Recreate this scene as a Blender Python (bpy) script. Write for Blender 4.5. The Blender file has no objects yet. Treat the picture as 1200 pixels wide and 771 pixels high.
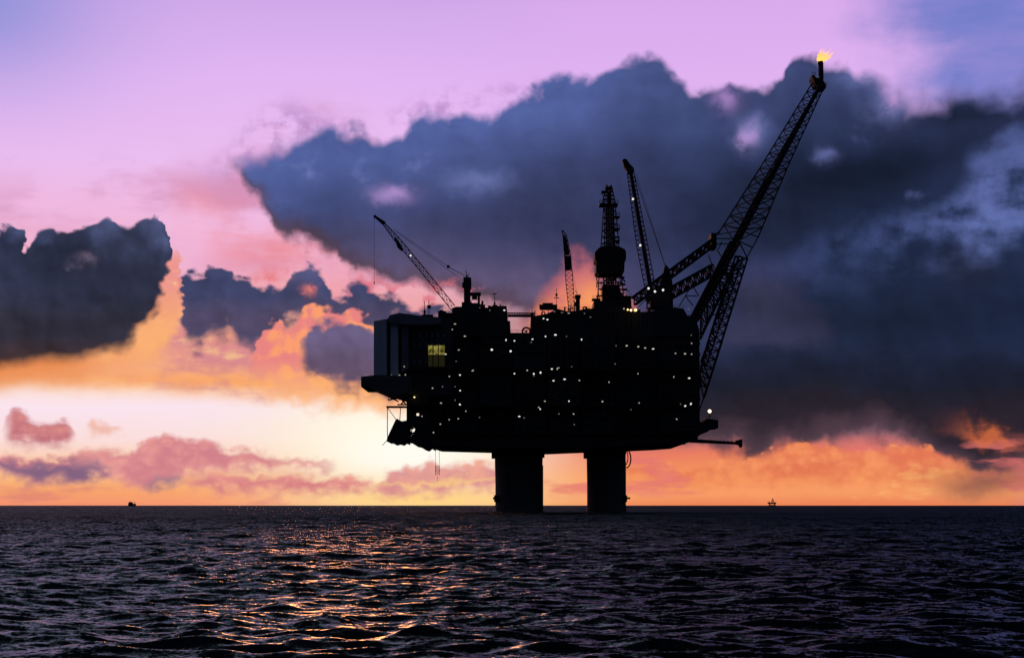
import bpy, math, random
import numpy as np
from mathutils import Vector

scene = bpy.context.scene
C = scene.collection

# ------------------------------------------------------------------ camera
EYE = 3.0                    # eye height above the sea, metres
FOC = 2000.0                 # focal length in photograph pixels (1200 wide)
cam_d = bpy.data.cameras.new('camera')
cam_d.sensor_width = 36.0
cam_d.lens = 60.0
cam_d.shift_y = 206.5 / 1200.0
cam_d.clip_start = 0.5
cam_d.clip_end = 200000.0
cam = bpy.data.objects.new('camera', cam_d)
cam.location = (0, 0, EYE)
cam.rotation_euler = (math.radians(90), 0, 0)
C.objects.link(cam)
scene.camera = cam

scene.view_settings.view_transform = 'Standard'
scene.view_settings.look = 'None'
scene.view_settings.exposure = 0.0
scene.view_settings.gamma = 1.0
scene.view_settings.use_curve_mapping = False

# the sun stands low behind thin cloud, left of the platform
SUN_AZ = math.atan2(415 - 600, FOC)
SUN_EL = math.radians(5.0)
sun_d = bpy.data.lights.new('sun', 'SUN')
sun_d.energy = 0.46
sun_d.angle = math.radians(9.0)
sun_d.color = (1.0, 0.34, 0.085)
sun = bpy.data.objects.new('sun', sun_d)
_sd = Vector((math.sin(SUN_AZ) * math.cos(SUN_EL), math.cos(SUN_AZ) * math.cos(SUN_EL), math.sin(SUN_EL)))
sun.rotation_euler = _sd.to_track_quat('Z', 'Y').to_euler()
sun.location = (0, 0, 300)
C.objects.link(sun)

# ------------------------------------------------------------------ sky
world = bpy.data.worlds.new('World')
scene.world = world
world.use_nodes = True
world.cycles.sampling_method = 'NONE'
NT = world.node_tree
NT.nodes.clear()


def lin(c):
    return tuple(((x / 255.0) / 12.92 if x / 255.0 <= 0.04045 else ((x / 255.0 + 0.055) / 1.055) ** 2.4) for x in c)


class E:
    """a scalar node socket with arithmetic"""
    def __init__(s, sock): s.s = sock
    def __add__(a, b): return m_('ADD', a, b)
    def __radd__(a, b): return m_('ADD', b, a)
    def __sub__(a, b): return m_('SUBTRACT', a, b)
    def __rsub__(a, b): return m_('SUBTRACT', b, a)
    def __mul__(a, b): return m_('MULTIPLY', a, b)
    def __rmul__(a, b): return m_('MULTIPLY', b, a)
    def __truediv__(a, b): return m_('DIVIDE', a, b)
    def __neg__(a): return m_('MULTIPLY', a, -1.0)


def put(sock, v):
    if isinstance(v, E):
        NT.links.new(v.s, sock)
    else:
        sock.default_value = v


def m_(op, a, b=0.0, c=None):
    n = NT.nodes.new('ShaderNodeMath')
    n.operation = op
    put(n.inputs[0], a)
    put(n.inputs[1], b)
    if c is not None:
        put(n.inputs[2], c)
    return E(n.outputs[0])


def ss(x, a, b):
    """smooth 0..1 as x runs a..b (a may exceed b)"""
    if a > b:
        return 1.0 - ss(x, b, a)
    n = NT.nodes.new('ShaderNodeMapRange')
    n.interpolation_type = 'SMOOTHSTEP'
    put(n.inputs[0], x)
    n.inputs[1].default_value = a
    n.inputs[2].default_value = b
    n.inputs[3].default_value = 0.0
    n.inputs[4].default_value = 1.0
    return E(n.outputs[0])


def vec(x, y, z=0.0):
    n = NT.nodes.new('ShaderNodeCombineXYZ')
    put(n.inputs[0], x); put(n.inputs[1], y); put(n.inputs[2], z)
    return n.outputs[0]


def noise(x, y, scale, detail=5.0, rough=0.55, ox=0.0, sx=1.0, lac=2.0, dist=0.0):
    """fractal noise about 0, roughly -0.5..0.5; sx stretches sideways"""
    n = NT.nodes.new('ShaderNodeTexNoise')
    n.noise_dimensions = '2D'
    NT.links.new(vec(x * (1.0 / sx) + ox, y + ox * 0.37), n.inputs['Vector'])
    n.inputs['Scale'].default_value = scale
    n.inputs['Detail'].default_value = detail
    n.inputs['Roughness'].default_value = rough
    n.inputs['Lacunarity'].default_value = lac
    n.inputs['Distortion'].default_value = dist
    return E(n.outputs[0]) - 0.5


def mixc(a, b, f):
    n = NT.nodes.new('ShaderNodeMix')
    n.data_type = 'RGBA'
    n.clamp_factor = True
    put(n.inputs[0], f)
    for k, v in ((6, a), (7, b)):
        if isinstance(v, tuple):
            n.inputs[k].default_value = (*lin(v), 1.0)
        else:
            NT.links.new(v, n.inputs[k])
    return n.outputs[2]


def scalec(a, f):
    n = NT.nodes.new('ShaderNodeVectorMath')
    n.operation = 'SCALE'
    NT.links.new(a, n.inputs[0])
    put(n.inputs['Scale'], f)
    return n.outputs[0]


def ramp(x, pts):
    n = NT.nodes.new('ShaderNodeValToRGB')
    put(n.inputs[0], x)
    el = n.color_ramp.elements
    pts = sorted(pts)
    el[0].position, el[0].color = pts[0][0], (*lin(pts[0][1]), 1)
    el[1].position, el[1].color = pts[-1][0], (*lin(pts[-1][1]), 1)
    for p, c in pts[1:-1]:
        e = el.new(p); e.color = (*lin(c), 1)
    return n.outputs[0]


# sky coordinates: u = azimuth, v = tangent of elevation, both in units of 0.05 rad
def UV(x, y):
    az = math.atan((x - 600) / FOC)
    return az * 20.0, (592 - y) / FOC * math.cos(az) * 20.0


def curve(u, pts):
    q = sorted(UV(*p) for p in pts)
    x0, x1 = q[0][0], q[-1][0]
    n = NT.nodes.new('ShaderNodeFloatCurve')
    put(n.inputs[1], (u - x0) * (1.0 / (x1 - x0)))
    cv = n.mapping.curves[0]
    n.mapping.use_clip = False
    ps = [((a - x0) / (x1 - x0), (b + 2.0) / 10.0) for a, b in q]
    cv.points[0].location = ps[0]
    cv.points[1].location = ps[-1]
    for p in ps[1:-1]:
        cv.points.new(*p)
    n.mapping.extend = 'HORIZONTAL'
    n.mapping.update()
    return E(n.outputs[0]) * 10.0 - 2.0


def blob(u, v, x, y, rx, ry, tilt=0.0):
    """soft round patch 1 at its centre, radii in the same angular units x 100"""
    cu, cv_ = UV(x, y)
    du, dv = u - cu, v - cv_
    if tilt:
        ca, sa = math.cos(math.radians(tilt)), math.sin(math.radians(tilt))
        du, dv = du * ca + dv * sa, dv * ca - du * sa
    du = du * (100.0 / rx)
    dv = dv * (100.0 / ry)
    return m_('EXPONENT', -(du * du + dv * dv))


def slab(u, v, top, bot, st, sb):
    """cloud bank between two traced edges; st, sb softness of top and bottom"""
    r = ss(curve(u, top) - v, -st, st) * ss(v - curve(u, bot), -sb, sb)
    xs = sorted(p[0] for p in top)
    wf = max(0.14, min(0.9, st * 2.2))
    if xs[0] > -20:
        r = r * ss(u, UV(xs[0], 0)[0] - 0.02, UV(xs[0], 0)[0] + wf)
    if xs[-1] < 1220:
        r = r * ss(u, UV(xs[-1], 0)[0] + 0.02, UV(xs[-1], 0)[0] - wf)
    return r


tc = NT.nodes.new('ShaderNodeTexCoord')
sep = NT.nodes.new('ShaderNodeSeparateXYZ')
NT.links.new(tc.outputs['Generated'], sep.inputs[0])
dx, dy, dz = (E(o) for o in sep.outputs)
hyp = m_('SQRT', dx * dx + dy * dy + 1e-6)
AZ = m_('ARCTAN2', dx, dy)
U = AZ * 20.0
V = m_('MINIMUM', dz / hyp * 20.0, 40.0)

# shared noises
wA = noise(U, V, 0.55, 2, 0.5, 3.1)          # broad warps
wB = noise(U, V, 0.55, 2, 0.5, 17.7)
nM = noise(U, V, 1.6, 5, 0.55, 31.3)         # billows
nF = noise(U, V, 4.5, 4, 0.55, 53.9)          # fine curl
nS = noise(U, V, 1.5, 4, 0.6, 71.2, sx=3.2)  # streaky
nS2 = noise(U, V, 2.6, 4, 0.6, 93.4, sx=4.5)
def heads(x, y, scale, detail, rough):
    """rounded cumulus heads: high in the middle of each cell"""
    n = NT.nodes.new('ShaderNodeTexVoronoi')
    n.voronoi_dimensions = '2D'
    n.feature = 'SMOOTH_F1'
    NT.links.new(vec(x, y), n.inputs['Vector'])
    n.inputs['Scale'].default_value = scale
    n.inputs['Detail'].default_value = detail
    n.inputs['Roughness'].default_value = rough
    n.inputs['Smoothness'].default_value = 0.5
    return 0.50 - E(n.outputs['Distance'])

Uh = U + wA * 0.25 + nF * 0.16
Vh = V + wB * 0.25 + nF * 0.16
bil = heads(Uh, Vh, 1.9, 2.0, 0.5)
lit = (bil - heads(Uh + 0.07, Vh + 0.09, 1.9, 2.0, 0.5)) * 1.0      # side of each head towards the light
bil2 = heads(U + nF * 0.12, V * 1.4 + nF * 0.12, 5.0, 1.5, 0.5)
Uw = U + wA * 0.55 + nM * 0.25
Vw = V + wB * 0.45 + nM * 0.25

# 0 clear sky ---------------------------------------------------------------
def vpos(y): return max(0.0, min(1.0, ((592 - y) / 100.0 + 0.5) / 16.0))
vin = (V + 0.5 + nS * 0.16) * (1 / 16.0)
left = ramp(vin, [(vpos(592), (244, 148, 112)), (vpos(576), (248, 164, 108)), (vpos(560), (250, 186, 128)),
                  (vpos(540), (252, 206, 176)), (vpos(515), (251, 222, 220)), (vpos(478), (250, 228, 240)),
                  (vpos(455), (253, 222, 196)), (vpos(432), (250, 172, 108)), (vpos(395), (245, 166, 128)),
                  (vpos(330), (240, 172, 190)), (vpos(262), (240, 184, 222)), (vpos(200), (236, 190, 240)),
                  (vpos(100), (226, 182, 242)), (vpos(0), (208, 168, 234)), (vpos(-50), (120, 112, 160)), (vpos(-130), (128, 144, 164)),
                  (vpos(-420), (122, 138, 154)), (vpos(-900), (24, 30, 44))])
right = ramp(vin, [(vpos(592), (236, 132, 88)), (vpos(578), (248, 158, 102)), (vpos(555), (246, 148, 92)),
                   (vpos(530), (232, 122, 96)), (vpos(505), (150, 105, 122)), (vpos(420), (112, 104, 140)),
                   (vpos(300), (150, 140, 190)), (vpos(200), (206, 168, 226)), (vpos(100), (224, 178, 240)),
                   (vpos(0), (216, 170, 236)), (vpos(-30), (80, 80, 124)), (vpos(-75), (24, 30, 44)),
                   (vpos(-300), (14, 17, 28)), (vpos(-900), (9, 11, 18))])
col = mixc(left, right, ss(U + wA * 0.5, UV(470, 0)[0], UV(720, 0)[0]))
col = mixc(col, (142, 146, 216), blob(U, V, -40, -10, 150, 110) * 0.95)
col = mixc(col, (98, 120, 198), ss(U + wA * 1.0 + nM * 0.7 + (V - 5.0) * 0.35 + nS * 0.7, UV(990, 0)[0], UV(1130, 0)[0]) * ss(V, 6.4, 5.8) * (0.85 + nS * 0.5))

# sun glow behind the thin low cloud
g1 = blob(U, V, 470, 512, 135, 56)
g2 = blob(U, V, 480, 530, 120, 70)
col = mixc(col, (255, 241, 196), g1)
col = mixc(col, (255, 253, 243), g2)
col = mixc(col, (255, 212, 124), blob(U, V, 490, 584, 150, 24) * 0.9)

# 1 high pink veils ----------------------------------------------------------
pk = slab(Uw, Vw + nS * 0.9, [(-60, 225), (60, 218), (160, 196), (260, 180), (340, 130), (400, 120), (460, 200), (520, 250)],
          [(-60, 270), (60, 262), (160, 270), (260, 300), (340, 330), (400, 345), (460, 365), (520, 380)], 0.35, 0.45)
col = mixc(col, (208, 138, 176), pk * ss(nS + nM * 0.4 + nS2 * 0.4, -0.16, 0.22) * 0.85)
pk2 = slab(Uw, Vw, [(190, 215), (250, 225), (300, 245), (360, 280), (420, 320), (470, 345)],
           [(190, 262), (250, 310), (300, 318), (360, 330), (420, 350), (470, 365)], 0.3, 0.35)
col = mixc(col, (238, 142, 152), pk2 * ss(nS2 + nM * 0.6, -0.3, 0.2) * 0.9)
col = mixc(col, (244, 190, 228), blob(Uw, Vw, 235, 280, 45, 40) * 0.7)

# 2 sunlit orange sheet under the left clouds ----------------------------------
og = slab(U + wA * 0.2, Vw * 0.4 + V * 0.6 + nS * 0.3, [(-80, 425), (60, 418), (150, 392), (190, 372), (260, 388), (330, 380), (400, 376), (470, 400), (560, 430)],
          [(-80, 446), (60, 447), (150, 452), (200, 458), (260, 464), (330, 469), (400, 474), (470, 476), (560, 470)], 0.22, 0.16)
ogc = mixc((248, 174, 130), (218, 138, 142), ss(nM * 0.7 + nS + nS2 * 0.5, -0.12, 0.2))
ogc = mixc(ogc, (255, 206, 140), ss(nS2 + nF * 0.3, 0.04, 0.3) * 0.8)
ogc = mixc(ogc, (250, 164, 90), ss(V, 1.62, 1.38) * 0.75)
col = mixc(col, ogc, og)
col = mixc(col, (206, 130, 136), slab(U, V + nS2 * 0.5 + nF * 0.12, [(170, 452), (200, 428), (260, 420), (330, 436), (400, 452), (440, 462)],
                                    [(170, 455), (200, 446), (260, 460), (330, 466), (400, 468), (440, 464)], 0.12, 0.1) * 0.7 * ss(nS2 + nF * .4, -0.15, 0.12))
# 3 the big blue-grey bank ------------------------------------------------------
big_top = [(262, 215), (272, 196), (310, 178), (360, 160), (410, 148), (440, 156), (468, 158), (482, 142), (505, 132), (540, 134), (575, 128),
           (605, 116), (640, 100), (680, 84), (715, 70), (742, 64), (770, 70), (795, 88), (825, 102), (865, 100), (900, 106), (918, 98),
           (926, 76), (946, 62), (966, 70), (985, 70), (1004, 84), (1030, 96), (1060, 112), (1095, 106), (1130, 98), (1165, 104), (1230, 98), (1400, 90)]
big_bot = [(262, 190), (280, 205), (300, 240), (340, 278), (380, 302), (430, 325), (480, 338), (540, 352), (600, 372), (650, 372), (675, 380),
           (700, 412), (740, 470), (790, 516), (840, 524), (890, 533), (940, 522), (1000, 516), (1050, 522), (1100, 545), (1150, 556), (1230, 552), (1400, 560)]
e_top = curve(U + nM * 0.12, big_top) - V + 0.05 + bil * 0.26 + nM * 0.26 + nF * 0.06
e_bot = V - curve(U + nM * 0.2, big_bot) + nM * 0.35 + bil * 0.2 + nF * 0.08
soft = 1.0 + 1.6 * ss(U, UV(985, 0)[0], UV(1080, 0)[0]) + 1.2 * ss(U, UV(420, 0)[0], UV(270, 0)[0])
m_top = ss(e_top / soft, -0.07, 0.12)
m_bot = ss(e_bot, -0.09, 0.12)
big = m_top * m_bot
depth = ss(e_top, 0.0, 1.5)                    # how far below the bank's edge
bc = mixc((80, 96, 156), (55, 62, 102), depth)
bc = mixc(bc, (88, 80, 114), blob(Uw, Vw, 470, 325, 190, 50) * 0.9)
bc = mixc(bc, (112, 94, 126), blob(Uw, Vw, 610, 345, 120, 34) * 0.6)
bc = mixc(bc, (46, 52, 84), blob(Uw, Vw, 660, 250, 120, 60) * 0.6)
dkR = ss(Uw + Vw * 0.2, UV(720, 0)[0] + 0.4, UV(920, 0)[0] + 0.6)
bc = mixc(bc, mixc((58, 68, 110), (34, 45, 76), depth), dkR)
bc = mixc(bc, (18, 26, 45), blob(Uw, Vw, 1020, 200, 150, 44, 8))
bc = mixc(bc, (24, 32, 54), blob(Uw, Vw, 1120, 132, 85, 26) * 0.9)
bc = mixc(bc, (28, 36, 60), blob(Uw, Vw, 900, 270, 110, 50) * 0.85)
# brighter bands of higher cloud seen between the dark masses
b1 = slab(Uw, V + nM * 0.7 + nS * 0.6 + wB * 0.3, [(900, 305), (960, 282), (1010, 264), (1070, 246), (1110, 236), (1150, 205), (1200, 176), (1300, 150)],
          [(900, 318), (960, 318), (1010, 306), (1070, 300), (1110, 296), (1150, 284), (1200, 268), (1300, 250)], 0.16, 0.3)
b1c = mixc((52, 64, 108), (94, 108, 168), ss(U, UV(960, 0)[0], UV(1180, 0)[0]) * ss(nM + nS * 0.8, -0.3, 0.25))
bc = mixc(bc, b1c, b1 * ss(nM + nS * 0.8 + nF * 0.5, -0.32, 0.16) * 0.85)
bc = mixc(bc, (86, 100, 158), slab(Uw, V + nM * 0.6 + nS * .4, [(1130, 190), (1165, 172), (1200, 160), (1300, 160)], [(1130, 200), (1165, 200), (1200, 195), (1300, 190)], .12, .2) * 0.8)
bc = mixc(bc, (64, 62, 92), slab(Uw, V + nM * 0.6 + nS * 0.4, [(835, 340), (870, 325), (930, 338), (985, 372), (1010, 392)], [(835, 400), (870, 404), (930, 404), (985, 402), (1010, 396)], 0.2, 0.16) * 0.85)
bc = mixc(bc, (60, 66, 108), blob(Uw, Vw, 905, 322, 50, 16) * 0.7)
bc = mixc(bc, (22, 32, 53), blob(Uw, Vw, 1050, 365, 170, 40) * 0.9)
bc = mixc(bc, (26, 31, 50), blob(Uw, Vw, 1140, 312, 50, 24) * 0.85)
bc = mixc(bc, (24, 29, 46), ss(Vw, 2.1, 1.4) * ss(U, UV(640, 0)[0], UV(800, 0)[0]))
bc = mixc(bc, (44, 36, 46), ss(Vw + nS * .3, 1.5, 0.9) * 0.8)
bc = mixc(bc, (88, 66, 78), ss(e_bot + nS * 0.3, 0.36, 0.02) * 0.8)
# thin places where the brighter sky comes through
hole = ss(nM * 1.1 + nS * 0.7, 0.16, 0.40)
bc = mixc(bc, (112, 122, 178), hole * ss(V, 2.9, 3.7) * ss(U, UV(640, 0)[0], UV(440, 0)[0]) * 0.55)
bc = mixc(bc, (92, 104, 160), hole * ss(V, 2.6, 3.2) * ss(U, UV(900, 0)[0], UV(1050, 0)[0]) * 0.35)
shade = m_('MAXIMUM', 1.0 + nM * 0.5 + nF * 0.12 + nS * 0.45 + wA * 0.3 + lit * 0.22, 0.3)
bc = scalec(bc, shade)
for (x, y, rx, ry, c, k) in [(460, 228, 22, 10, (170, 140, 200), .9), (560, 212, 34, 12, (112, 122, 180), .7), (878, 158, 9, 11, (226, 168, 226), 1.0),
                             (882, 154, 18, 20, (110, 122, 184), .7), (1046, 118, 8, 8, (222, 150, 200), 1.0), (1046, 120, 22, 20, (124, 132, 196), .6),
                             (968, 180, 12, 9, (96, 104, 160), .8), (850, 116, 14, 14, (178, 140, 206), .7), (1010, 90, 30, 12, (120, 130, 196), .5)]:
    bc = mixc(bc, c, blob(U + nF * 0.2 + nM * 0.1, V + nF * 0.2, x, y, rx, ry) * k)
col = mixc(col, bc, big)

# wisps torn off along the bank's upper left edge
wisp = slab(Uw, Vw + nF * 0.3, [(250, 190), (310, 130), (350, 120), (420, 140), (520, 120), (600, 108), (660, 95)],
            [(250, 200), (310, 182), (350, 170), (420, 158), (520, 142), (600, 128), (660, 100)], 0.2, 0.2)
col = mixc(col, (176, 128, 190), wisp * ss(nM + nF * 0.9 + nS2 * 0.5, -0.2, 0.2) * (1.0 - big) * 0.85)

# salmon light breaking through between bank and platform
sal = slab(U + nF * 0.2 - bil * 0.1, V + nM * 0.7 + nF * 0.25 - bil * 0.2, [(590, 385), (615, 368), (640, 340), (658, 322), (680, 308), (700, 308), (715, 322), (735, 345), (770, 380)],
           [(590, 392), (628, 410), (645, 430), (660, 440), (690, 440), (712, 440), (735, 430), (770, 402)], 0.22, 0.3)
salc = mixc((206, 108, 116), (246, 136, 92), ss(nM + nF * .5 + (3.0 - V) * 0.5, 0.1, 0.55))
col = mixc(col, salc, sal * 0.95)
col = mixc(col, (252, 160, 98), blob(Uw, Vw, 690, 350, 26, 22) * 0.8 * sal)
pb_ = slab(U + nF * 0.2, V + nM * 0.55 + nF * 0.3, [(395, 350), (420, 322), (455, 330), (500, 334), (540, 330), (580, 345)],
           [(395, 352), (420, 345), (455, 356), (500, 358), (540, 350), (580, 347)], 0.1, 0.1)
col = mixc(col, (222, 118, 134), pb_ * ss(nM + nF * 0.8, -0.12, 0.08) * 0.9)

# 4 mid bank left of the platform --------------------------------------------------
mid_top = [(196, 372), (208, 314), (235, 310), (280, 310), (305, 318), (322, 326), (345, 312), (372, 307), (388, 326), (402, 334), (420, 324), (440, 336), (470, 345), (520, 350), (560, 372)]
mid_bot = [(196, 350), (208, 358), (225, 384), (260, 378), (292, 392), (322, 380), (350, 366), (380, 378), (410, 384), (440, 376), (470, 366), (520, 364), (560, 360)]
mm = slab(U + nF * 0.12, V + 0.04 - bil * 0.2 - bil2 * 0.12 - nF * 0.06 + nM * 0.12, mid_top, mid_bot, 0.05, 0.12)
mc = mixc((60, 66, 102), (80, 72, 102), ss(Vw, 2.5, 2.1))
mc = mixc(mc, (100, 100, 146), blob(Uw, Vw, 350, 320, 30, 14) * 0.7)
mc = scalec(mc, 1.0 + nM * 0.5 + nF * 0.2 + lit * 0.4)
col = mixc(col, mc, mm)
col = mixc(col, (232, 128, 132), blob(U + nF * .4, V + nF * .3 + nM * .2, 318, 322, 16, 7) * 0.9)
col = mixc(col, (236, 128, 120), blob(U + nF * .3, V + nF * .3, 362, 340, 8, 6) * 0.8)

# 5 glowing cumulus and its grey core ---------------------------------------------
cu_e = V + 0.04 - bil * 0.2 - bil2 * 0.14 - nF * 0.06
cu1 = slab(U + nF * 0.1, cu_e, [(288, 420), (305, 384), (325, 368), (345, 372), (356, 356), (372, 345), (395, 350), (416, 350), (440, 370), (480, 372), (520, 380)],
           [(288, 425), (305, 435), (325, 445), (345, 450), (356, 455), (372, 458), (395, 460), (416, 462), (440, 462), (480, 462), (520, 462)], 0.035, 0.2)
cu1c = mixc((250, 158, 112), (232, 132, 130), ss(nM + nF * 0.6 - lit, -0.15, 0.2))
cu1c = mixc(cu1c, (255, 188, 118), ss(V, 1.75, 1.3) * 0.7)
col = mixc(col, cu1c, cu1)
cu2 = slab(U + nF * 0.08, cu_e, [(346, 440), (352, 398), (362, 376), (378, 362), (396, 360), (418, 368), (440, 378), (500, 385)],
           [(346, 400), (352, 414), (362, 424), (378, 434), (396, 440), (418, 444), (440, 446), (500, 446)], 0.07, 0.12)
cu2c = scalec(mixc((104, 92, 128), (98, 80, 106), ss(V, 2.0, 1.6)), 1.0 + nM * 0.4 + nF * 0.2 + lit * 0.35)
col = mixc(col, cu2c, cu2)

# 6 dark cumulus on the left -------------------------------------------------------
dk_top = [(-160, 262), (-60, 262), (0, 258), (14, 258), (22, 268), (28, 282), (36, 274), (46, 262), (72, 261), (96, 257), (112, 252), (124, 246), (136, 250),
          (150, 248), (166, 242), (182, 244), (192, 254), (197, 290), (201, 360), (206, 460), (212, 560)]
dk_bot = [(-160, 440), (-60, 434), (0, 432), (52, 430), (96, 424), (124, 413), (146, 402), (166, 384), (180, 360), (190, 334), (198, 306), (205, 266), (213, 220)]
rim_top = [(-160, 300), (0, 300), (100, 300), (160, 296), (192, 296), (204, 296), (210, 330), (214, 420), (218, 520)]
rim_bot = [(-160, 450), (0, 448), (60, 446), (110, 442), (150, 434), (176, 422), (192, 404), (204, 380), (210, 340), (218, 250)]
rim = slab(U - 0.08 - bil * 0.10 - bil2 * 0.12 + nF * 0.06, V + nS * 0.15 + nM * 0.15, rim_top, rim_bot, 0.06, 0.2)
rimc = mixc(mixc((236, 150, 142), (250, 186, 150), ss(nF + bil2, -0.1, 0.5)), mixc((244, 164, 112), (250, 176, 116), ss(nM + nS, -0.15, 0.2)), ss(V + nM * .5, 2.7, 1.9))
rimc = mixc(rimc, (232, 134, 74), ss(V, 1.75, 1.6) * ss(U, UV(150, 0)[0], UV(60, 0)[0]) * 0.8)
col = mixc(col, rimc, rim * ss(V, 3.1, 2.75))
dU = U - 0.06 - bil * 0.10 - bil2 * 0.08 + nF * 0.05
dke = V + 0.03 - bil * 0.24 - bil2 * 0.06 - nF * 0.04
dk = ss(curve(dU, dk_top) - dke, -0.025, 0.035) * ss(V + nM * 0.12 + bil * 0.1 - curve(dU + nM * 0.12, dk_bot), -0.10, 0.13)
dk = dk * (1.0 - m_('MINIMUM', blob(U, V, 191, 246, 8, 7) * 2.0, 1.0))
dc = mixc((82, 92, 134), (48, 54, 80), ss(V + bil * 0.5, 3.35, 2.7))
dc = mixc(dc, (46, 44, 58), ss(V, 2.6, 2.0))
dc = mixc(dc, (70, 52, 54), ss(V + nM * .2, 1.95, 1.62) * 0.8)
dc = mixc(dc, (32, 37, 56), blob(Uw, Vw, 72, 300, 36, 60) * 0.7)
dc = mixc(dc, (38, 40, 56), blob(Uw, Vw, 160, 330, 60, 50) * 0.5)
dc = mixc(dc, (128, 112, 136), blob(U + nF * .3, V + nF * .3, 99, 305, 11, 7) * 0.6)
dc = scalec(dc, m_('MAXIMUM', 1.0 + nM * 0.5 + nF * 0.15 + lit * 0.55, 0.3))
col = mixc(col, dc, dk)

# 7 small low clouds over the horizon ------------------------------------------------
def low(top, bot, c0, c1, st=0.065, sb=0.11, nm=0.2, amp=0.22, k=1.0):
    e = V - bil2 * 0.10 - nM * nm - nF * amp * 0.5 + nS2 * 0.12
    m = slab(U + nF * 0.12, e, top, bot, st, sb) * k
    return mixc(col, mixc(c0, c1, ss(nF * 0.6 + bil2 * 0.35 + nM * 0.8 + nS2 * 0.4, -0.35, 0.5)), m)

col = low([(2, 515), (8, 486), (28, 485), (45, 492), (62, 494), (80, 493), (92, 515)], [(2, 508), (8, 515), (28, 518), (45, 518), (62, 519), (80, 517), (92, 508)],
          (190, 112, 124), (232, 150, 140), nm=0.06)
col = low([(98, 508), (104, 493), (115, 496), (130, 497), (150, 506)], [(98, 498), (104, 505), (115, 506), (130, 507), (150, 502)], (226, 152, 130), (246, 178, 140), k=0.8, nm=0.05)
col = low([(-60, 530), (0, 532), (60, 535), (110, 530), (150, 529), (172, 518), (188, 507), (205, 506), (225, 511), (250, 514), (272, 528), (295, 524), (320, 534), (385, 541), (400, 545)],
          [(-60, 560), (0, 556), (60, 560), (110, 558), (150, 565), (172, 566), (188, 562), (205, 562), (225, 556), (250, 552), (272, 550), (295, 547), (320, 547), (385, 545), (400, 541)],
          (208, 128, 138), (240, 164, 154))
col = low([(200, 570), (230, 560), (250, 556), (290, 558), (340, 556), (380, 558), (430, 560), (445, 568)],
          [(200, 566), (230, 570), (250, 575), (290, 576), (340, 574), (380, 574), (430, 571), (445, 566)], (214, 128, 132), (240, 160, 146), amp=0.16)
col = low([(-60, 540), (0, 540), (50, 540), (100, 541), (140, 555)], [(-60, 554), (0, 553), (50, 558), (100, 560), (140, 553)], (110, 92, 126), (150, 112, 138), st=.07, k=0.85)
col = low([(160, 568), (175, 558), (205, 556), (220, 562)], [(160, 562), (175, 567), (205, 568), (220, 560)], (128, 106, 136), (176, 124, 140), k=0.7)
col = low([(425, 575), (445, 566), (455, 550), (470, 545), (490, 548), (505, 540), (530, 545), (580, 542), (620, 548)],
          [(425, 573), (445, 578), (455, 578), (470, 576), (490, 574), (505, 574), (530, 572), (580, 570), (620, 560)], (212, 132, 142), (240, 164, 140), k=0.92)
col = mixc(col, (255, 214, 130), slab(U, V + nF * .2 + nS2 * .3, [(440, 560), (480, 562), (520, 556), (560, 558), (600, 560)], [(440, 566), (480, 565), (520, 565), (560, 562), (600, 562)], .04, .04) * .6)

# 8 right-hand horizon: orange cloud tops and streaks
col = low([(720, 545), (760, 540), (800, 548), (835, 545), (870, 540), (900, 532), (925, 522), (950, 518), (985, 528), (1020, 530), (1050, 524), (1075, 521), (1100, 532), (1110, 550)],
          [(720, 550), (760, 556), (800, 560), (835, 560), (870, 560), (900, 560), (925, 562), (950, 560), (985, 560), (1020, 558), (1050, 558), (1075, 556), (1100, 552), (1110, 548)],
          (226, 118, 84), (252, 158, 102), st=0.035, sb=0.2, amp=0.3)
st1 = ss(nS2 + nS * 0.4, 0.02, 0.16) * ss(V, 0.85, 0.6) * ss(V, 0.04, 0.2) * ss(U, UV(590, 0)[0], UV(660, 0)[0])
col = mixc(col, (226, 116, 112), st1 * 0.75)
col = mixc(col, (255, 186, 112), ss(nS2 * -1.0 + nF * 0.3, 0.12, 0.3) * ss(V, 0.6, 0.4) * ss(U, UV(560, 0)[0], UV(640, 0)[0]) * 0.6)
st2 = ss(nS2 + nS * 0.4, 0.02, 0.2) * ss(V, 0.45, 0.3) * ss(U, UV(420, 0)[0], UV(340, 0)[0])
col = mixc(col, (214, 124, 118), st2 * 0.6)
col = mixc(col, (92, 62, 70), blob(Uw, Vw, 1150, 560, 50, 16) * 0.7)
col = mixc(col, (238, 120, 70), blob(U + nF * .3, V + nF * .25 + nM * .2, 1160, 512, 30, 9, -20) * 0.6)

# the sky behind and overhead is already in dusk; below the horizon nothing
back = ss(m_('ABSOLUTE', AZ), math.radians(105), math.radians(35))
col = mixc(scalec(mixc((38, 46, 70), (38, 46, 70), 0.0), 1.0), col, back)

bg = NT.nodes.new('ShaderNodeBackground')
NT.links.new(col, bg.inputs[0])
bg.inputs[1].default_value = 1.0
sky = NT.nodes.new('ShaderNodeTexSky')
sky.sky_type = 'NISHITA'
sky.sun_disc = False
sky.sun_elevation = SUN_EL
sky.sun_rotation = SUN_AZ
bg2 = NT.nodes.new('ShaderNodeBackground')
NT.links.new(sky.outputs[0], bg2.inputs[0])
bg2.inputs[1].default_value = 0.0001
addn = NT.nodes.new('ShaderNodeAddShader')
NT.links.new(bg.outputs[0], addn.inputs[0])
NT.links.new(bg2.outputs[0], addn.inputs[1])
outw = NT.nodes.new('ShaderNodeOutputWorld')
NT.links.new(addn.outputs[0], outw.inputs[0])

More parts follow.
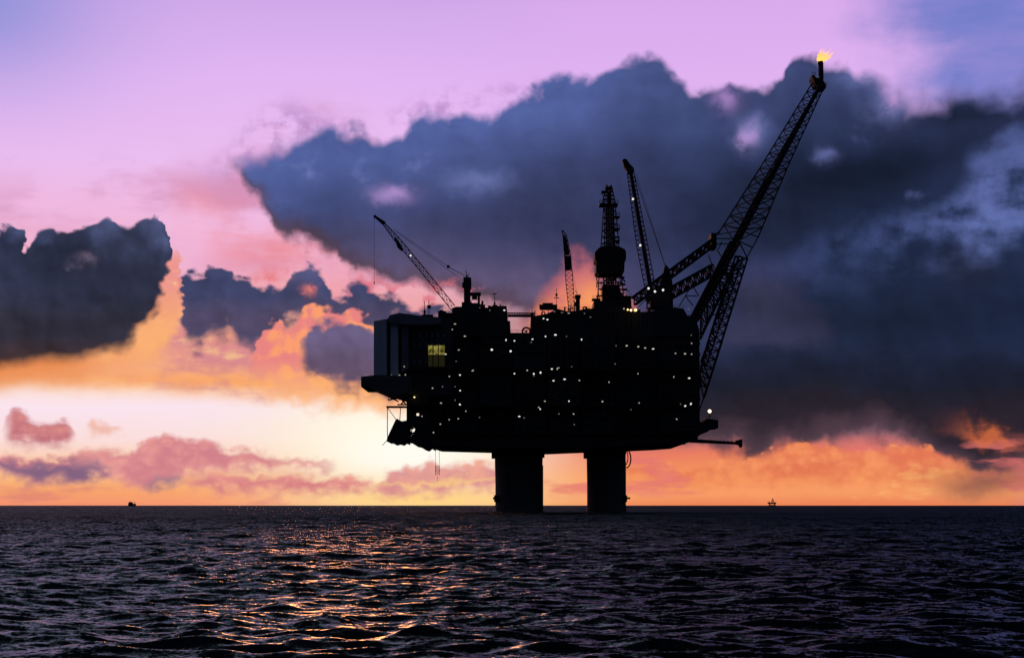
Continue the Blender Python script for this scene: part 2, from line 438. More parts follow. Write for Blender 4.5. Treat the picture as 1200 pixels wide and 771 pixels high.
# ------------------------------------------------------------------ materials
def mat(name, base, rough=0.6, metal=0.0, spec=0.5):
    m = bpy.data.materials.new(name)
    m.use_nodes = True
    b = m.node_tree.nodes['Principled BSDF']
    b.inputs['Base Color'].default_value = (*base, 1)
    b.inputs['Roughness'].default_value = rough
    b.inputs['Metallic'].default_value = metal
    b.inputs['Specular IOR Level'].default_value = spec
    return m


# ------------------------------------------------------------------ the sea
def build_sea():
    rng = np.random.default_rng(7)
    # rings: geometric spacing outward, so detail follows distance
    r = [4.0]
    while r[-1] < 60000.0:
        x = r[-1]
        k = 0.0026 if x < 420 else (0.007 if x < 2500 else 0.05)
        r.append(x * (1 + k) if x > 29 else x + 0.3)
    r = np.array(r)
    fine = np.linspace(-0.36, 0.36, 440)
    rest = np.linspace(0.36, 2 * math.pi - 0.36, 90)[1:-1]
    th = np.concatenate([fine, rest])
    nr, nt = len(r), len(th)
    R, T = np.meshgrid(r, th, indexing='ij')
    X = (R * np.sin(T)).astype(np.float32)
    Y = (R * np.cos(T)).astype(np.float32)
    Z = np.zeros_like(X)
    DX = np.zeros_like(X)
    DY = np.zeros_like(X)
    step = np.gradient(r)[:, None]
    dth = np.where(np.abs(T) < 0.361, 0.00165, 0.065) * R
    spacing = np.maximum(step, dth)
    nwaves = 110
    wind = math.radians(200)         # sea running towards the viewer, a little to the left
    for i in range(nwaves):
        L = 0.6 * (24.0 / 0.6) ** ((i + rng.random()) / nwaves)
        k = 2 * math.pi / L
        d = wind + rng.normal(0, 0.85)
        a = 0.0105 * L ** 0.60 * (0.5 + rng.random())
        a *= 1.0 if L < 3 else max(0.6, 1.0 - 0.3 * math.log2(L / 3))
        ph = rng.random() * 6.283
        kx, ky = k * math.sin(d), k * math.cos(d)
        rows = int(np.searchsorted(-1.0 / np.maximum(step[:, 0], 0.00165 * r), -2.5 / L))     # rings fine enough for this wave
        rows = max(rows, 2)
        x_, y_ = X[:rows], Y[:rows]
        fade = np.clip((L / (spacing[:rows] * 2.5) - 1.0), 0, 1).astype(np.float32)
        arg = kx * x_ + ky * y_ + ph
        # slow grouping so crests come in patches
        q = 0.55 + 0.45 * np.sin(x_ * (kx * 0.11) - y_ * (ky * 0.07) + ph * 3.0)
        w = fade * a * q
        s = w * np.sin(arg)
        Z[:rows] += w * np.cos(arg)
        DX[:rows] -= 0.8 * math.sin(d) * s
        DY[:rows] -= 0.8 * math.cos(d) * s
    # long low swell rolling in from behind the platform
    for L, dg, a, ph in ((34.0, 176, 0.22, 0.4), (23.0, 192, 0.15, 2.1), (16.5, 168, 0.10, 4.4)):
        k = 2 * math.pi / L
        d = math.radians(dg)
        rows = max(2, int(np.searchsorted(step[:, 0], L / 3.0)))
        x_, y_ = X[:rows], Y[:rows]
        q = 0.6 + 0.4 * np.sin(x_ * 0.05 + y_ * 0.021 + ph * 2.0)
        f = np.clip((L / (spacing[:rows] * 2.5) - 1.0), 0, 1)
        Z[:rows] += f * a * q * np.cos(k * math.sin(d) * x_ + k * math.cos(d) * y_ + ph)
    X = X + DX
    Y = Y + DY
    co = np.stack([X, Y, Z], -1).reshape(-1, 3).astype(np.float32)
    i = np.arange(nr - 1)[:, None]
    j = np.arange(nt)[None, :]
    jn = (j + 1) % nt
    a = (i * nt + j); b = (i * nt + jn); c_ = ((i + 1) * nt + jn); d_ = ((i + 1) * nt + j)
    faces = np.stack([a, d_, c_, b], -1).reshape(-1, 4).astype(np.int32)
    # close the small disc under the boat
    me = bpy.data.meshes.new('sea')
    nf = len(faces)
    me.vertices.add(len(co)); me.vertices.foreach_set('co', co.ravel())
    me.loops.add(nf * 4); me.loops.foreach_set('vertex_index', faces.ravel())
    me.polygons.add(nf)
    me.polygons.foreach_set('loop_start', np.arange(0, nf * 4, 4, dtype=np.int32))
    me.polygons.foreach_set('loop_total', np.full(nf, 4, dtype=np.int32))
    me.polygons.foreach_set('use_smooth', np.ones(nf, dtype=bool))
    me.update(); me.validate()
    o = bpy.data.objects.new('sea', me)
    o['kind'] = 'structure'
    o['label'] = 'dark choppy sea reaching to the horizon'
    C.objects.link(o)
    m = mat('sea_water', (0.006, 0.011, 0.014), 0.20)
    nt_ = m.node_tree
    bs = nt_.nodes['Principled BSDF']
    bs.inputs['Specular Tint'].default_value = (0.54, 0.90, 0.94, 1.0)
    bs.inputs['IOR'].default_value = 1.30
    geo = nt_.nodes.new('ShaderNodeNewGeometry')
    # short chop too fine for the mesh: slopes straight from noise, crests lying across the wind
    acc_ = None
    for sc, det, kx, ky in ((0.45, 3, 0.8, 1.0), (1.8, 4, 1.2, 1.4), (7.0, 4, 0.9, 1.1)):
        mp = nt_.nodes.new('ShaderNodeMapping')
        mp.inputs['Scale'].default_value = (1.0, 1.25, 1.0)
        mp.inputs['Rotation'].default_value = (0, 0, 0.3)
        nt_.links.new(geo.outputs['Position'], mp.inputs[0])
        n = nt_.nodes.new('ShaderNodeTexNoise')
        n.noise_dimensions = '2D'
        n.inputs['Scale'].default_value = sc
        n.inputs['Detail'].default_value = det
        n.inputs['Roughness'].default_value = 0.55
        nt_.links.new(mp.outputs[0], n.inputs['Vector'])
        sb = nt_.nodes.new('ShaderNodeVectorMath'); sb.operation = 'SUBTRACT'
        nt_.links.new(n.outputs['Color'], sb.inputs[0]); sb.inputs[1].default_value = (0.5, 0.5, 0.5)
        ml = nt_.nodes.new('ShaderNodeVectorMath'); ml.operation = 'MULTIPLY'
        nt_.links.new(sb.outputs[0], ml.inputs[0]); ml.inputs[1].default_value = (kx, ky, 0.0)
        if acc_ is None:
            ad0 = nt_.nodes.new('ShaderNodeVectorMath'); ad0.operation = 'ADD'
            nt_.links.new(geo.outputs['Normal'], ad0.inputs[0]); nt_.links.new(ml.outputs[0], ad0.inputs[1]); acc_ = ad0
        else:
            ad1 = nt_.nodes.new('ShaderNodeVectorMath'); ad1.operation = 'ADD'
            nt_.links.new(acc_.outputs[0], ad1.inputs[0]); nt_.links.new(ml.outputs[0], ad1.inputs[1]); acc_ = ad1
    # beyond the modelled waves the whole slope of the chop is left to the noise
    ln = nt_.nodes.new('ShaderNodeVectorMath'); ln.operation = 'LENGTH'
    nt_.links.new(geo.outputs['Position'], ln.inputs[0])
    mr = nt_.nodes.new('ShaderNodeMapRange')
    nt_.links.new(ln.outputs['Value'], mr.inputs[0])
    for k_, v_ in enumerate((52.0, 380.0, 1.0, 3.4)): mr.inputs[k_ + 1].default_value = v_
    df = nt_.nodes.new('ShaderNodeVectorMath'); df.operation = 'SUBTRACT'
    nt_.links.new(acc_.outputs[0], df.inputs[0]); nt_.links.new(geo.outputs['Normal'], df.inputs[1])
    sc_ = nt_.nodes.new('ShaderNodeVectorMath'); sc_.operation = 'SCALE'
    nt_.links.new(df.outputs[0], sc_.inputs[0]); nt_.links.new(mr.outputs[0], sc_.inputs['Scale'])
    # the sea runs towards the viewer: steep fronts, long gentle backs
    sxyz = nt_.nodes.new('ShaderNodeSeparateXYZ'); nt_.links.new(sc_.outputs[0], sxyz.inputs[0])
    ab = nt_.nodes.new('ShaderNodeMath'); ab.operation = 'ABSOLUTE'; nt_.links.new(sxyz.outputs[1], ab.inputs[0])
    ng = nt_.nodes.new('ShaderNodeMath'); ng.operation = 'MULTIPLY_ADD'; nt_.links.new(ab.outputs[0], ng.inputs[0])
    ng.inputs[1].default_value = -1.0
    of_ = nt_.nodes.new('ShaderNodeMath'); of_.operation = 'MULTIPLY_ADD'; nt_.links.new(mr.outputs[0], of_.inputs[0])
    of_.inputs[1].default_value = -0.07; of_.inputs[2].default_value = 0.08; nt_.links.new(of_.outputs[0], ng.inputs[2])
    mn = nt_.nodes.new('ShaderNodeCombineXYZ')
    nt_.links.new(sxyz.outputs[0], mn.inputs[0]); nt_.links.new(ng.outputs[0], mn.inputs[1])
    acc_ = nt_.nodes.new('ShaderNodeVectorMath'); acc_.operation = 'ADD'
    nt_.links.new(geo.outputs['Normal'], acc_.inputs[0]); nt_.links.new(mn.outputs[0], acc_.inputs[1])
    nrm = nt_.nodes.new('ShaderNodeVectorMath'); nrm.operation = 'NORMALIZE'
    nt_.links.new(acc_.outputs[0], nrm.inputs[0])
    nt_.links.new(nrm.outputs[0], bs.inputs['Normal'])
    me.materials.append(m)
    return o

build_sea()

# ------------------------------------------------------------------ helpers
def P(x, y, Y):
    """a traced point brought to its real distance Y (metres)"""
    return Vector(((x - 600.0) * Y / FOC, Y, EYE + (592.0 - y) * Y / FOC))


BASE = {}


class MB:
    def __init__(s):
        s.v = []; s.f = []; s.mi = []; s.cur = 0

    def quadbox(s, c):          # 8 corners: 4 lower then 4 upper, each ring in order
        n = len(s.v)
        s.v += [Vector(p) for p in c]
        for q in ((3, 2, 1, 0), (4, 5, 6, 7), (0, 1, 5, 4), (1, 2, 6, 5), (2, 3, 7, 6), (3, 0, 4, 7)):
            s.f.append(tuple(n + i for i in q)); s.mi.append(s.cur)

    def box(s, x0, x1, y0, y1, z0, z1):
        s.quadbox([(x0, y0, z0), (x1, y0, z0), (x1, y1, z0), (x0, y1, z0), (x0, y0, z1), (x1, y0, z1), (x1, y1, z1), (x0, y1, z1)])

    def pb(s, x0, x1, yt, yb, Y, d):    # traced rectangle at depth Y, d metres deep
        a = P(x0, yb, Y); b = P(x1, yt, Y)
        s.box(a.x, b.x, Y, Y + d, a.z, b.z)

    def prism(s, pts, Y, d):            # traced outline at depth Y, d metres deep
        n = len(s.v); k = len(pts)
        fr = [P(x, y, Y) for x, y in pts]
        s.v += fr + [Vector((p.x, p.y + d, p.z)) for p in fr]
        s.f.append(tuple(range(n, n + k))); s.mi.append(s.cur)
        s.f.append(tuple(range(n + 2 * k - 1, n + k - 1, -1))); s.mi.append(s.cur)
        for i in range(k):
            j = (i + 1) % k
            s.f.append((n + i, n + k + i, n + k + j, n + j)); s.mi.append(s.cur)

    def tube(s, p, q, r, n=4, r2=None):
        p = Vector(p); q = Vector(q)
        d = q - p
        if d.length < 1e-6: return
        d.normalize()
        up = Vector((0, 0, 1)) if abs(d.z) < 0.95 else Vector((0, 1, 0))
        a = d.cross(up).normalized(); b = d.cross(a)
        r2 = r if r2 is None else r2
        m = len(s.v)
        for c, rr in ((p, r), (q, r2)):
            for i in range(n):
                t = 2 * math.pi * (i + 0.5) / n
                s.v.append(c + (a * math.cos(t) + b * math.sin(t)) * rr)
        for i in range(n):
            j = (i + 1) % n
            s.f.append((m + i, m + j, m + n + j, m + n + i)); s.mi.append(s.cur)
        s.f.append(tuple(m + n - 1 - i for i in range(n))); s.mi.append(s.cur)
        s.f.append(tuple(m + n + i for i in range(n))); s.mi.append(s.cur)

    def path(s, pts, r, n=6):
        for a, b in zip(pts[:-1], pts[1:]):
            s.tube(a, b, r, n)

    def lathe(s, cx, cy, prof, n=48):
        m = len(s.v); k = len(prof)
        for r, z in prof:
            for i in range(n):
                t = 2 * math.pi * i / n
                s.v.append(Vector((cx + r * math.cos(t), cy + r * math.sin(t), z)))
        for a in range(k - 1):
            for i in range(n):
                j = (i + 1) % n
                s.f.append((m + a * n + i, m + a * n + j, m + (a + 1) * n + j, m + (a + 1) * n + i)); s.mi.append(s.cur)
        s.f.append(tuple(m + n - 1 - i for i in range(n))); s.mi.append(s.cur)
        s.f.append(tuple(m + (k - 1) * n + i for i in range(n))); s.mi.append(s.cur)

    def lattice(s, A, B, n, wc, wd, closed=True, horiz=True):
        """truss between two cross-sections of corner points"""
        A = [Vector(p) for p in A]; B = [Vector(p) for p in B]
        k = len(A)
        for a, b in zip(A, B):
            s.tube(a, b, wc)
        pairs = [(i, (i + 1) % k) for i in range(k if (closed and k > 2) else k - 1)]
        for st in range(n):
            t0, t1 = st / n, (st + 1) / n
            for (i, j) in pairs:
                p, q = (i, j) if st % 2 else (j, i)
                s.tube(A[p].lerp(B[p], t0), A[q].lerp(B[q], t1), wd)
                if horiz:
                    s.tube(A[i].lerp(B[i], t1), A[j].lerp(B[j], t1), wd)

    def rail(s, p, q, h=1.2, step=2.5, r=0.06):
        p = Vector(p); q = Vector(q)
        n = max(1, int((q - p).length / step))
        for i in range(n + 1):
            c = p.lerp(q, i / n)
            s.tube(c, c + Vector((0, 0, h)), r)
        for f in (0.55, 1.0):
            s.tube(p + Vector((0, 0, h * f)), q + Vector((0, 0, h * f)), r)

    def build(s, name, m, parent=None, smooth=False, label=None):
        off = BASE.get(parent.name, Vector((0, 0, 0))) if parent else Vector((0, 0, 0))
        me = bpy.data.meshes.new(name)
        me.from_pydata([tuple(p - off) for p in s.v], [], s.f)
        for x in (m if isinstance(m, (list, tuple)) else [m]):
            me.materials.append(x)
        me.polygons.foreach_set('material_index', s.mi)
        if smooth: me.polygons.foreach_set('use_smooth', [True] * len(s.f))
        me.update()
        o = bpy.data.objects.new(name, me)
        C.objects.link(o)
        if parent:
            o.parent = parent
            BASE[o.name] = off
        if label: o['label'] = label
        return o


def thing(name, label, cat, loc, group=None):
    o = bpy.data.objects.new(name, None)
    o.empty_display_size = 2
    o.location = loc
    C.objects.link(o)
    BASE[o.name] = Vector(loc)
    o['label'] = label
    o['category'] = cat
    if group: o['group'] = group
    return o


def weathered(name, base, var=0.35, rough=0.65, scale=0.25, rust=None):
    m = mat(name, base, rough)
    nt = m.node_tree
    b = nt.nodes['Principled BSDF']
    g = nt.nodes.new('ShaderNodeNewGeometry')
    mp = nt.nodes.new('ShaderNodeMapping')
    mp.inputs['Scale'].default_value = (1, 1, 0.3)
    nt.links.new(g.outputs['Position'], mp.inputs[0])
    n = nt.nodes.new('ShaderNodeTexNoise')
    n.inputs['Scale'].default_value = scale
    n.inputs['Detail'].default_value = 6
    nt.links.new(mp.outputs[0], n.inputs['Vector'])
    r = nt.nodes.new('ShaderNodeValToRGB')
    lo = tuple(c * (1 - var) for c in base) if rust is None else rust
    r.color_ramp.elements[0].position = 0.35
    r.color_ramp.elements[0].color = (*lo, 1)
    r.color_ramp.elements[1].position = 0.62
    r.color_ramp.elements[1].color = (*base, 1)
    nt.links.new(n.outputs[0], r.inputs[0])
    nt.links.new(r.outputs[0], b.inputs['Base Color'])
    return m


def emitter(name, colr, strength):
    m = bpy.data.materials.new(name)
    m.use_nodes = True
    nt = m.node_tree
    nt.nodes.clear()
    e = nt.nodes.new('ShaderNodeEmission')
    e.inputs[0].default_value = (*colr, 1)
    e.inputs[1].default_value = strength
    o = nt.nodes.new('ShaderNodeOutputMaterial')
    nt.links.new(e.outputs[0], o.inputs[0])
    return m


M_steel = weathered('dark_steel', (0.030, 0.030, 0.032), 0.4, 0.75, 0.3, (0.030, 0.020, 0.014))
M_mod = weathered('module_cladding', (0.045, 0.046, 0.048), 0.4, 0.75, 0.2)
M_grey = weathered('grey_cladding', (0.62, 0.63, 0.64), 0.2, 0.6, 0.15)
M_dull = weathered('dull_cladding', (0.22, 0.22, 0.225), 0.3, 0.65, 0.2)
M_conc = weathered('sea_stained_concrete', (0.11, 0.105, 0.095), 0.4, 0.85, 0.12)
M_deckp = weathered('helideck_paint', (0.09, 0.11, 0.09), 0.3, 0.8, 0.2)
M_pipe = weathered('pipe_paint', (0.05, 0.045, 0.03), 0.4, 0.6, 0.4)
M_lit = [emitter('lamp_bright', (1.0, 0.97, 0.92), 0.95), emitter('lamp_mid', (1.0, 0.88, 0.72), 0.42), emitter('lamp_dim', (1.0, 0.93, 0.85), 0.13)]
M_warm = emitter('lamp_warm', (1.0, 0.66, 0.28), 2.6)
M_beacon = emitter('lamp_beacon', (1.0, 0.62, 0.36), 3.2)

rnd = random.Random(11)

# ------------------------------------------------------------------ the platform
plat = thing('oil_platform', 'huge dark oil production platform on two concrete legs, studded with small white lamps', 'oil platform', (0, 740, 0))

# legs
def leg(xc_b, r_b, xc_t, r_t, Y, ytop):
    k = Y / FOC
    mb = MB()
    cx = (xc_b - 600) * k
    zt = EYE + (592 - ytop) * k
    prof = [(r_b * k * 1.02, -40), (r_b * k, -3), (r_b * k, 2.5), (r_b * k * 1.004, 2.6), (r_b * k * 1.004, 3.2), (r_b * k, 3.3),
            (r_b * k, 12), ((r_b * .5 + r_t * .5) * k, 18), (r_t * k, zt - 4.6), (r_t * k + 0.25, zt - 4.4), (r_t * k + 0.25, zt + 1.0)]
    mb.lathe(cx, Y, prof, 64)
    # shuttering joints round the shaft
    for z in np.arange(4, zt - 5, 3.1):
        mb.lathe(cx, Y, [(r_b * k - .2, z), (r_b * k + 0.05, z + 0.02), (r_b * k + 0.05, z + 0.14), (r_b * k - .2, z + 0.16)], 64)
    return mb, cx, zt

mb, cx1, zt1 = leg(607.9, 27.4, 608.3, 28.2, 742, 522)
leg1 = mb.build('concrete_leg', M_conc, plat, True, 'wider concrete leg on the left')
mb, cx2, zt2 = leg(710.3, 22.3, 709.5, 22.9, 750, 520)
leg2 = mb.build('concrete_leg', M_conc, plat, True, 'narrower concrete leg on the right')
# fittings on the legs
mb = MB()
mb.pb(732, 738.5, 582.4, 584.6, 744, 6); mb.pb(731, 735, 580, 588, 745, 4)
mb.pb(731.5, 733.6, 540, 600, 748, 1.2)
mb.build('leg_landing', M_steel, leg2)
mb = MB()
pts = [P(734 + 5.2 * math.sin(t), 537.5 - 10.5 * math.cos(t), 748) for t in np.linspace(0.0, math.pi, 15)]
mb.path(pts, 0.32, 8)
mb.build('hose_loop', M_pipe, leg2, True)
mb = MB()
pts = [P(733 + 2.8 * math.sin(t), 536 - 8.5 * math.cos(t), 746) for t in np.linspace(0.0, math.pi, 12)]
mb.path(pts, 0.22, 6)
mb.build('hose_loop', M_pipe, leg2, True)
mb = MB()
mb.pb(577.6, 583, 582.4, 584.8, 735, 5); mb.pb(579, 582, 580, 588, 736, 4)
mb.build('leg_landing', M_steel, leg1)
mb = MB()
mb.pb(634, 636.6, 545, 601, 738, 1.0)
mb.build('riser_pipe', M_steel, leg1)

# hull of the topsides: the core every module is bolted to
mb = MB()
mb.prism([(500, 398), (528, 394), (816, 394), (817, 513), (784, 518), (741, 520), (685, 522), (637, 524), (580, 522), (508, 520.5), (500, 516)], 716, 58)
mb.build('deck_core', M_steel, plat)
# cellar deck: deep girders, with hanging pipe supports along the underside
mb = MB()
mb.prism([(500, 508), (818, 508), (818, 514), (808, 518), (784.5, 519.8), (741, 521.8), (685, 523.6), (637, 525.6), (580, 523.6), (508, 521.6), (500, 519)], 703, 84)
for i in range(40):
    x = rnd.uniform(505, 800)
    if 575 < x < 640 or 680 < x < 736: continue
    yb = 521.5 + (x - 505) * 0.02 if x < 640 else 525.5 - (x - 640) * 0.036
    mb.pb(x, x + rnd.uniform(1, 5), yb - 2, yb + rnd.uniform(0.2, 1.3), rnd.uniform(705, 760), rnd.uniform(1, 5))
mb.pb(576, 582, 522, 537, 739, 6); mb.pb(634.5, 638.2, 522, 536, 739, 6); mb.pb(684.4, 688, 520, 537, 746, 6)
mb.pb(731, 743.5, 519, 525, 746, 7); mb.pb(776, 787, 517, 523.4, 712, 6); mb.pb(575.4, 579, 523, 526.6, 730, 3)
for x in (646, 660, 676, 750, 764): mb.pb(x, x + 1, 520, 526.2 - (x - 640) * .028, 730, 2)
mb.build('cellar_deck', M_steel, plat)

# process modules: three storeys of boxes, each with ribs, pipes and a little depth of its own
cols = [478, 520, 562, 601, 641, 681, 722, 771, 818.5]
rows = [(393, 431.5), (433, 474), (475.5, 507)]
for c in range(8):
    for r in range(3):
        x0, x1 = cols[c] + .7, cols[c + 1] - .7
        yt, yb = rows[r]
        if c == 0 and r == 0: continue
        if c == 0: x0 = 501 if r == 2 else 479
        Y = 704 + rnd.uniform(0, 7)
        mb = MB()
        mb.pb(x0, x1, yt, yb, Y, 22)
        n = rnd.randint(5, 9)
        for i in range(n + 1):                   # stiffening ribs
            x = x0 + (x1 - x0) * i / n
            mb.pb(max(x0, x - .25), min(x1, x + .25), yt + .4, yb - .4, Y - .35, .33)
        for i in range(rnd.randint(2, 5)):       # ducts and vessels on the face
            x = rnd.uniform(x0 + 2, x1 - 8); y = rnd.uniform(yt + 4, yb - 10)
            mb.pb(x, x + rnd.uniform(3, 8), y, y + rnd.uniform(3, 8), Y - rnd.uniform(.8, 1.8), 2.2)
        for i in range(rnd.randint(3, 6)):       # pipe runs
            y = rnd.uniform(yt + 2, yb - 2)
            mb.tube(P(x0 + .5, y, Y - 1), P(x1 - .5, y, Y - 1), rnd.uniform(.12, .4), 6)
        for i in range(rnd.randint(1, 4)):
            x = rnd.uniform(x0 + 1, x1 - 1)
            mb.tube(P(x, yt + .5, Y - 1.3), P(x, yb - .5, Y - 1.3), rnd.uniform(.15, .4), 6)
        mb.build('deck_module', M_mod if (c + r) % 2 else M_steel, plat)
# walkways with railings along the face
for y in (432.2, 474.7, 507.6):
    mb = MB()
    x0 = 479 if y < 500 else 500
    mb.pb(x0, 818, y - .3, y + .5, 699.5, 6)
    mb.rail(P(x0, y - .3, 699.7), P(818, y - .3, 699.7))
    mb.build('walkway', M_steel, plat)

# stair tower and pipes on the right-hand end
mb = MB()
mb.prism([(816.5, 383), (819.5, 385), (820, 492), (817, 512), (815, 512)], 708, 40)
for i in range(9):
    y = 390 + i * 13
    mb.pb(816, 820.5, y, y + 1.2, 706, 12)
    mb.tube(P(817, y, 706), P(820.3, y + 13, 706), .2)
mb.pb(818.5, 822.5, 446, 453, 712, 30)
mb.build('end_stair', M_steel, plat)

# helideck at the far left corner
mb = MB()
mb.prism([(423, 441.3), (440, 439.4), (480, 440), (480, 458.5), (465, 463.3), (445, 458), (434, 453.4), (423, 453.2)], 688, 34)
hd = mb.build('helideck', M_deckp, plat)
mb = MB()
for x in np.arange(424, 478, 4.5):
    a = P(x, 445, 686); b = P(x, 453, 687.6)
    mb.tube(a, b, .1)
mb.tube(P(423, 445, 685.8), P(478, 445, 685.8), .1)
mb.build('net_frame', M_steel, hd)
mb = MB()
mb.tube(P(436, 454, 690), P(476, 466, 700), .35); mb.build('support_strut', M_steel, hd)
mb = MB()
mb.tube(P(434, 453, 715), P(476, 470, 715), .35)
for x in (446, 456, 466): mb.tube(P(x, 453 + (x - 434) * .405, 715), P(x + 9, 455, 715), .25)
mb.build('support_strut', M_steel, hd)

# accommodation block above it
acc = MB()
acc.prism([(452, 375), (456, 371.5), (470, 369.5), (500, 372), (530, 373), (530, 462), (476, 466), (452, 458)], 704, 44)
acc = acc.build('accommodation_block', M_mod, plat)
mb = MB()
mb.prism([(438, 376.4), (452.8, 373.6), (452.8, 440), (438, 440)], 697, 30)
mb.build('tower', M_grey, acc)
mb = MB()
mb.prism([(457.6, 378.5), (464, 377.5), (466.4, 378), (466.4, 440), (457.6, 440)], 699, 14)
mb.build('tower', M_grey, acc)
mb = MB()
mb.prism([(470.6, 383), (478.6, 382), (478.6, 432), (470.6, 436)], 701, 10)
mb.build('tower', M_dull, acc)
mb = MB()
mb.prism([(455, 372.6), (456.5, 369.4), (468, 366.6), (476, 367.4), (500, 371), (513, 371.4), (516, 373), (516, 379), (490, 380.5), (464, 379.5), (455, 377)], 695.5, 46)
mb.build('roof_slab', M_dull, acc)
mb = MB()
for y in (388, 398, 408, 418, 428):      # cladding joints and blind windows on the dark wall
    mb.pb(480, 529, y, y + .5, 703.6, .38)
for y in (391, 401, 422):
    for x in range(484, 526, 7):
        mb.pb(x, x + 2.6, y, y + 4, 703.75, .24)
mb.build('wall_trim', M_dull, acc)
# the one lit window
mb = MB()
for x in (501.2, 507.4, 513.6, 521.6): mb.pb(x - .5, x + .5, 404, 430.6, 702.6, 1.2)
for y in (404, 416, 430): mb.pb(501, 522, y - .4, y + .4, 702.8, 1.0)
win = mb.build('lit_window', M_steel, acc)

def pane_mat():
    m = bpy.data.materials.new('curtained_window_glow')
    m.use_nodes = True
    nt = m.node_tree; nt.nodes.clear()
    tcn = nt.nodes.new('ShaderNodeTexCoord')
    n = nt.nodes.new('ShaderNodeTexNoise'); n.inputs['Scale'].default_value = 0.55; n.inputs['Detail'].default_value = 5; n.inputs['Roughness'].default_value = 0.7
    nt.links.new(tcn.outputs['Object'], n.inputs['Vector'])
    r = nt.nodes.new('ShaderNodeValToRGB')
    r.color_ramp.elements[0].position = 0.40; r.color_ramp.elements[0].color = (0.03, 0.026, 0.005, 1)
    r.color_ramp.elements[1].position = 0.62; r.color_ramp.elements[1].color = (0.30, 0.255, 0.055, 1)
    nt.links.new(n.outputs[0], r.inputs[0])
    e = nt.nodes.new('ShaderNodeEmission'); nt.links.new(r.outputs[0], e.inputs[0])
    o = nt.nodes.new('ShaderNodeOutputMaterial'); nt.links.new(e.outputs[0], o.inputs[0])
    return m
mb = MB(); mb.pb(501.5, 521.4, 404.6, 415.6, 703.4, .5)
mb.build('pane', pane_mat(), win)
mb = MB(); mb.pb(501.5, 521.4, 416.4, 429.6, 703.4, .5)
mb.build('pane', emitter('dim_pane_glow', (0.012, 0.011, 0.004), 1.0), win)

# antennas and roof clutter on the accommodation block
mb = MB()
for x, yt in ((497.4, 353), (502.6, 351.5)):
    mb.tube(P(x, 372, 715), P(x, yt, 715), .18)
mb.pb(500.6, 504.8, 357.5, 361.5, 714.5, 1); mb.pb(496.4, 498.4, 363, 368, 714.5, 1); mb.pb(494, 507, 368.5, 372, 712, 5)
mb.tube(P(499, 359, 715), P(506, 359, 715), .12)
mb.build('antenna_mast', M_steel, acc)
mb = MB()
mb.pb(513.4, 522.4, 364.4, 374, 708, 9); mb.pb(515, 519.5, 363.2, 365, 709, 6); mb.pb(522, 533, 366.6, 380, 712, 12)
mb.build('vent_house', M_steel, acc)

# lifeboat station and stairs under the helideck, open to the sky behind
st = MB()
st.tube(P(454, 477, 706), P(454, 510, 706), .22)
st.pb(452.8, 478, 475.6, 477.6, 705, 3)
st.tube(P(454.4, 478, 706), P(466, 494, 706), .18)
st.tube(P(469.5, 477, 706), P(468.5, 492, 706), .2)
st.tube(P(454, 497, 706), P(454, 517, 706), .16)
st.prism([(463.4, 492), (465, 490.4), (471, 493.5), (476.4, 492.5), (480, 494.5), (478.4, 500), (477, 507), (478.6, 511.5), (475, 514.5), (476, 518.8), (472, 517), (468.5, 519.4), (464, 518), (460, 519.2), (456, 516.4), (453, 517), (453.6, 513)], 704, 30)
st.prism([(476.4, 492.5), (476.4, 462), (483.3, 461), (483.3, 487), (491, 487), (500, 486), (508, 508), (507, 526.2),
          (503, 523.4), (499, 526.4), (495, 525), (490, 521.8), (485.6, 521), (481, 518), (479.4, 514.5), (482, 511), (484.4, 507.5), (486.4, 503.5), (486, 500), (482.6, 499.4), (480.6, 496)], 704, 30)
for a_, b_, w_ in (((481.2, 496), (476, 504), .5), ((484.6, 507), (479, 508), .45), ((487, 500), (480, 505), .3), ((480, 505), (484, 511), .5), ((473, 508), (485.6, 515), .7), ((470, 511), (486, 519), .8),
                   ((470.5, 510.5), (476, 518.8), .6), ((476, 518.8), (485, 518), .6), ((478, 504), (474.5, 516), .4)):
    st.tube(P(*a_, 706), P(*b_, 706), w_)
st.prism([(483.3, 460.5), (502, 460), (502, 486.4), (491, 486.4), (491, 480.2), (483.3, 480.2)], 704.5, 26)
st.tube(P(448, 522, 704), P(454, 515, 704), .15)
# stairs hanging under the helideck
for a, b in (((453, 463.5), (467, 470.5)), ((455, 468.6), (468, 466.4)), ((467, 464), (476, 474)), ((470, 474), (476, 466))):
    st.tube(P(*a, 708), P(*b, 708), .42)
for x in (455, 462, 468.5): st.tube(P(x, 460, 708), P(x, 469, 708), .16)
st.pb(465.6, 476, 473.2, 474.6, 707, 2)
for x, y in ((480, 495), (478, 500), (484, 506), (474, 505), (486, 498)):
    st.tube(P(x, y, 703), P(x + 4, y + 7, 703), .3)
st.build('lifeboat_station', M_steel, plat)

# storeys above the main deck -----------------------------------------------
def roof_block(name, outline, Y, d, m, clutter=8, seed=1):
    rr = random.Random(seed)
    mb = MB()
    mb.prism(outline, Y, d)
    xs = [p[0] for p in outline]; x0, x1 = min(xs), max(xs)
    yt = min(p[1] for p in outline)
    for i in range(int((x1 - x0) / 5)):
        x = x0 + 2 + i * 5
        mb.pb(x, x + .4, yt + 8, 391, Y - .3, .28)
    mb.build(name, m, plat)

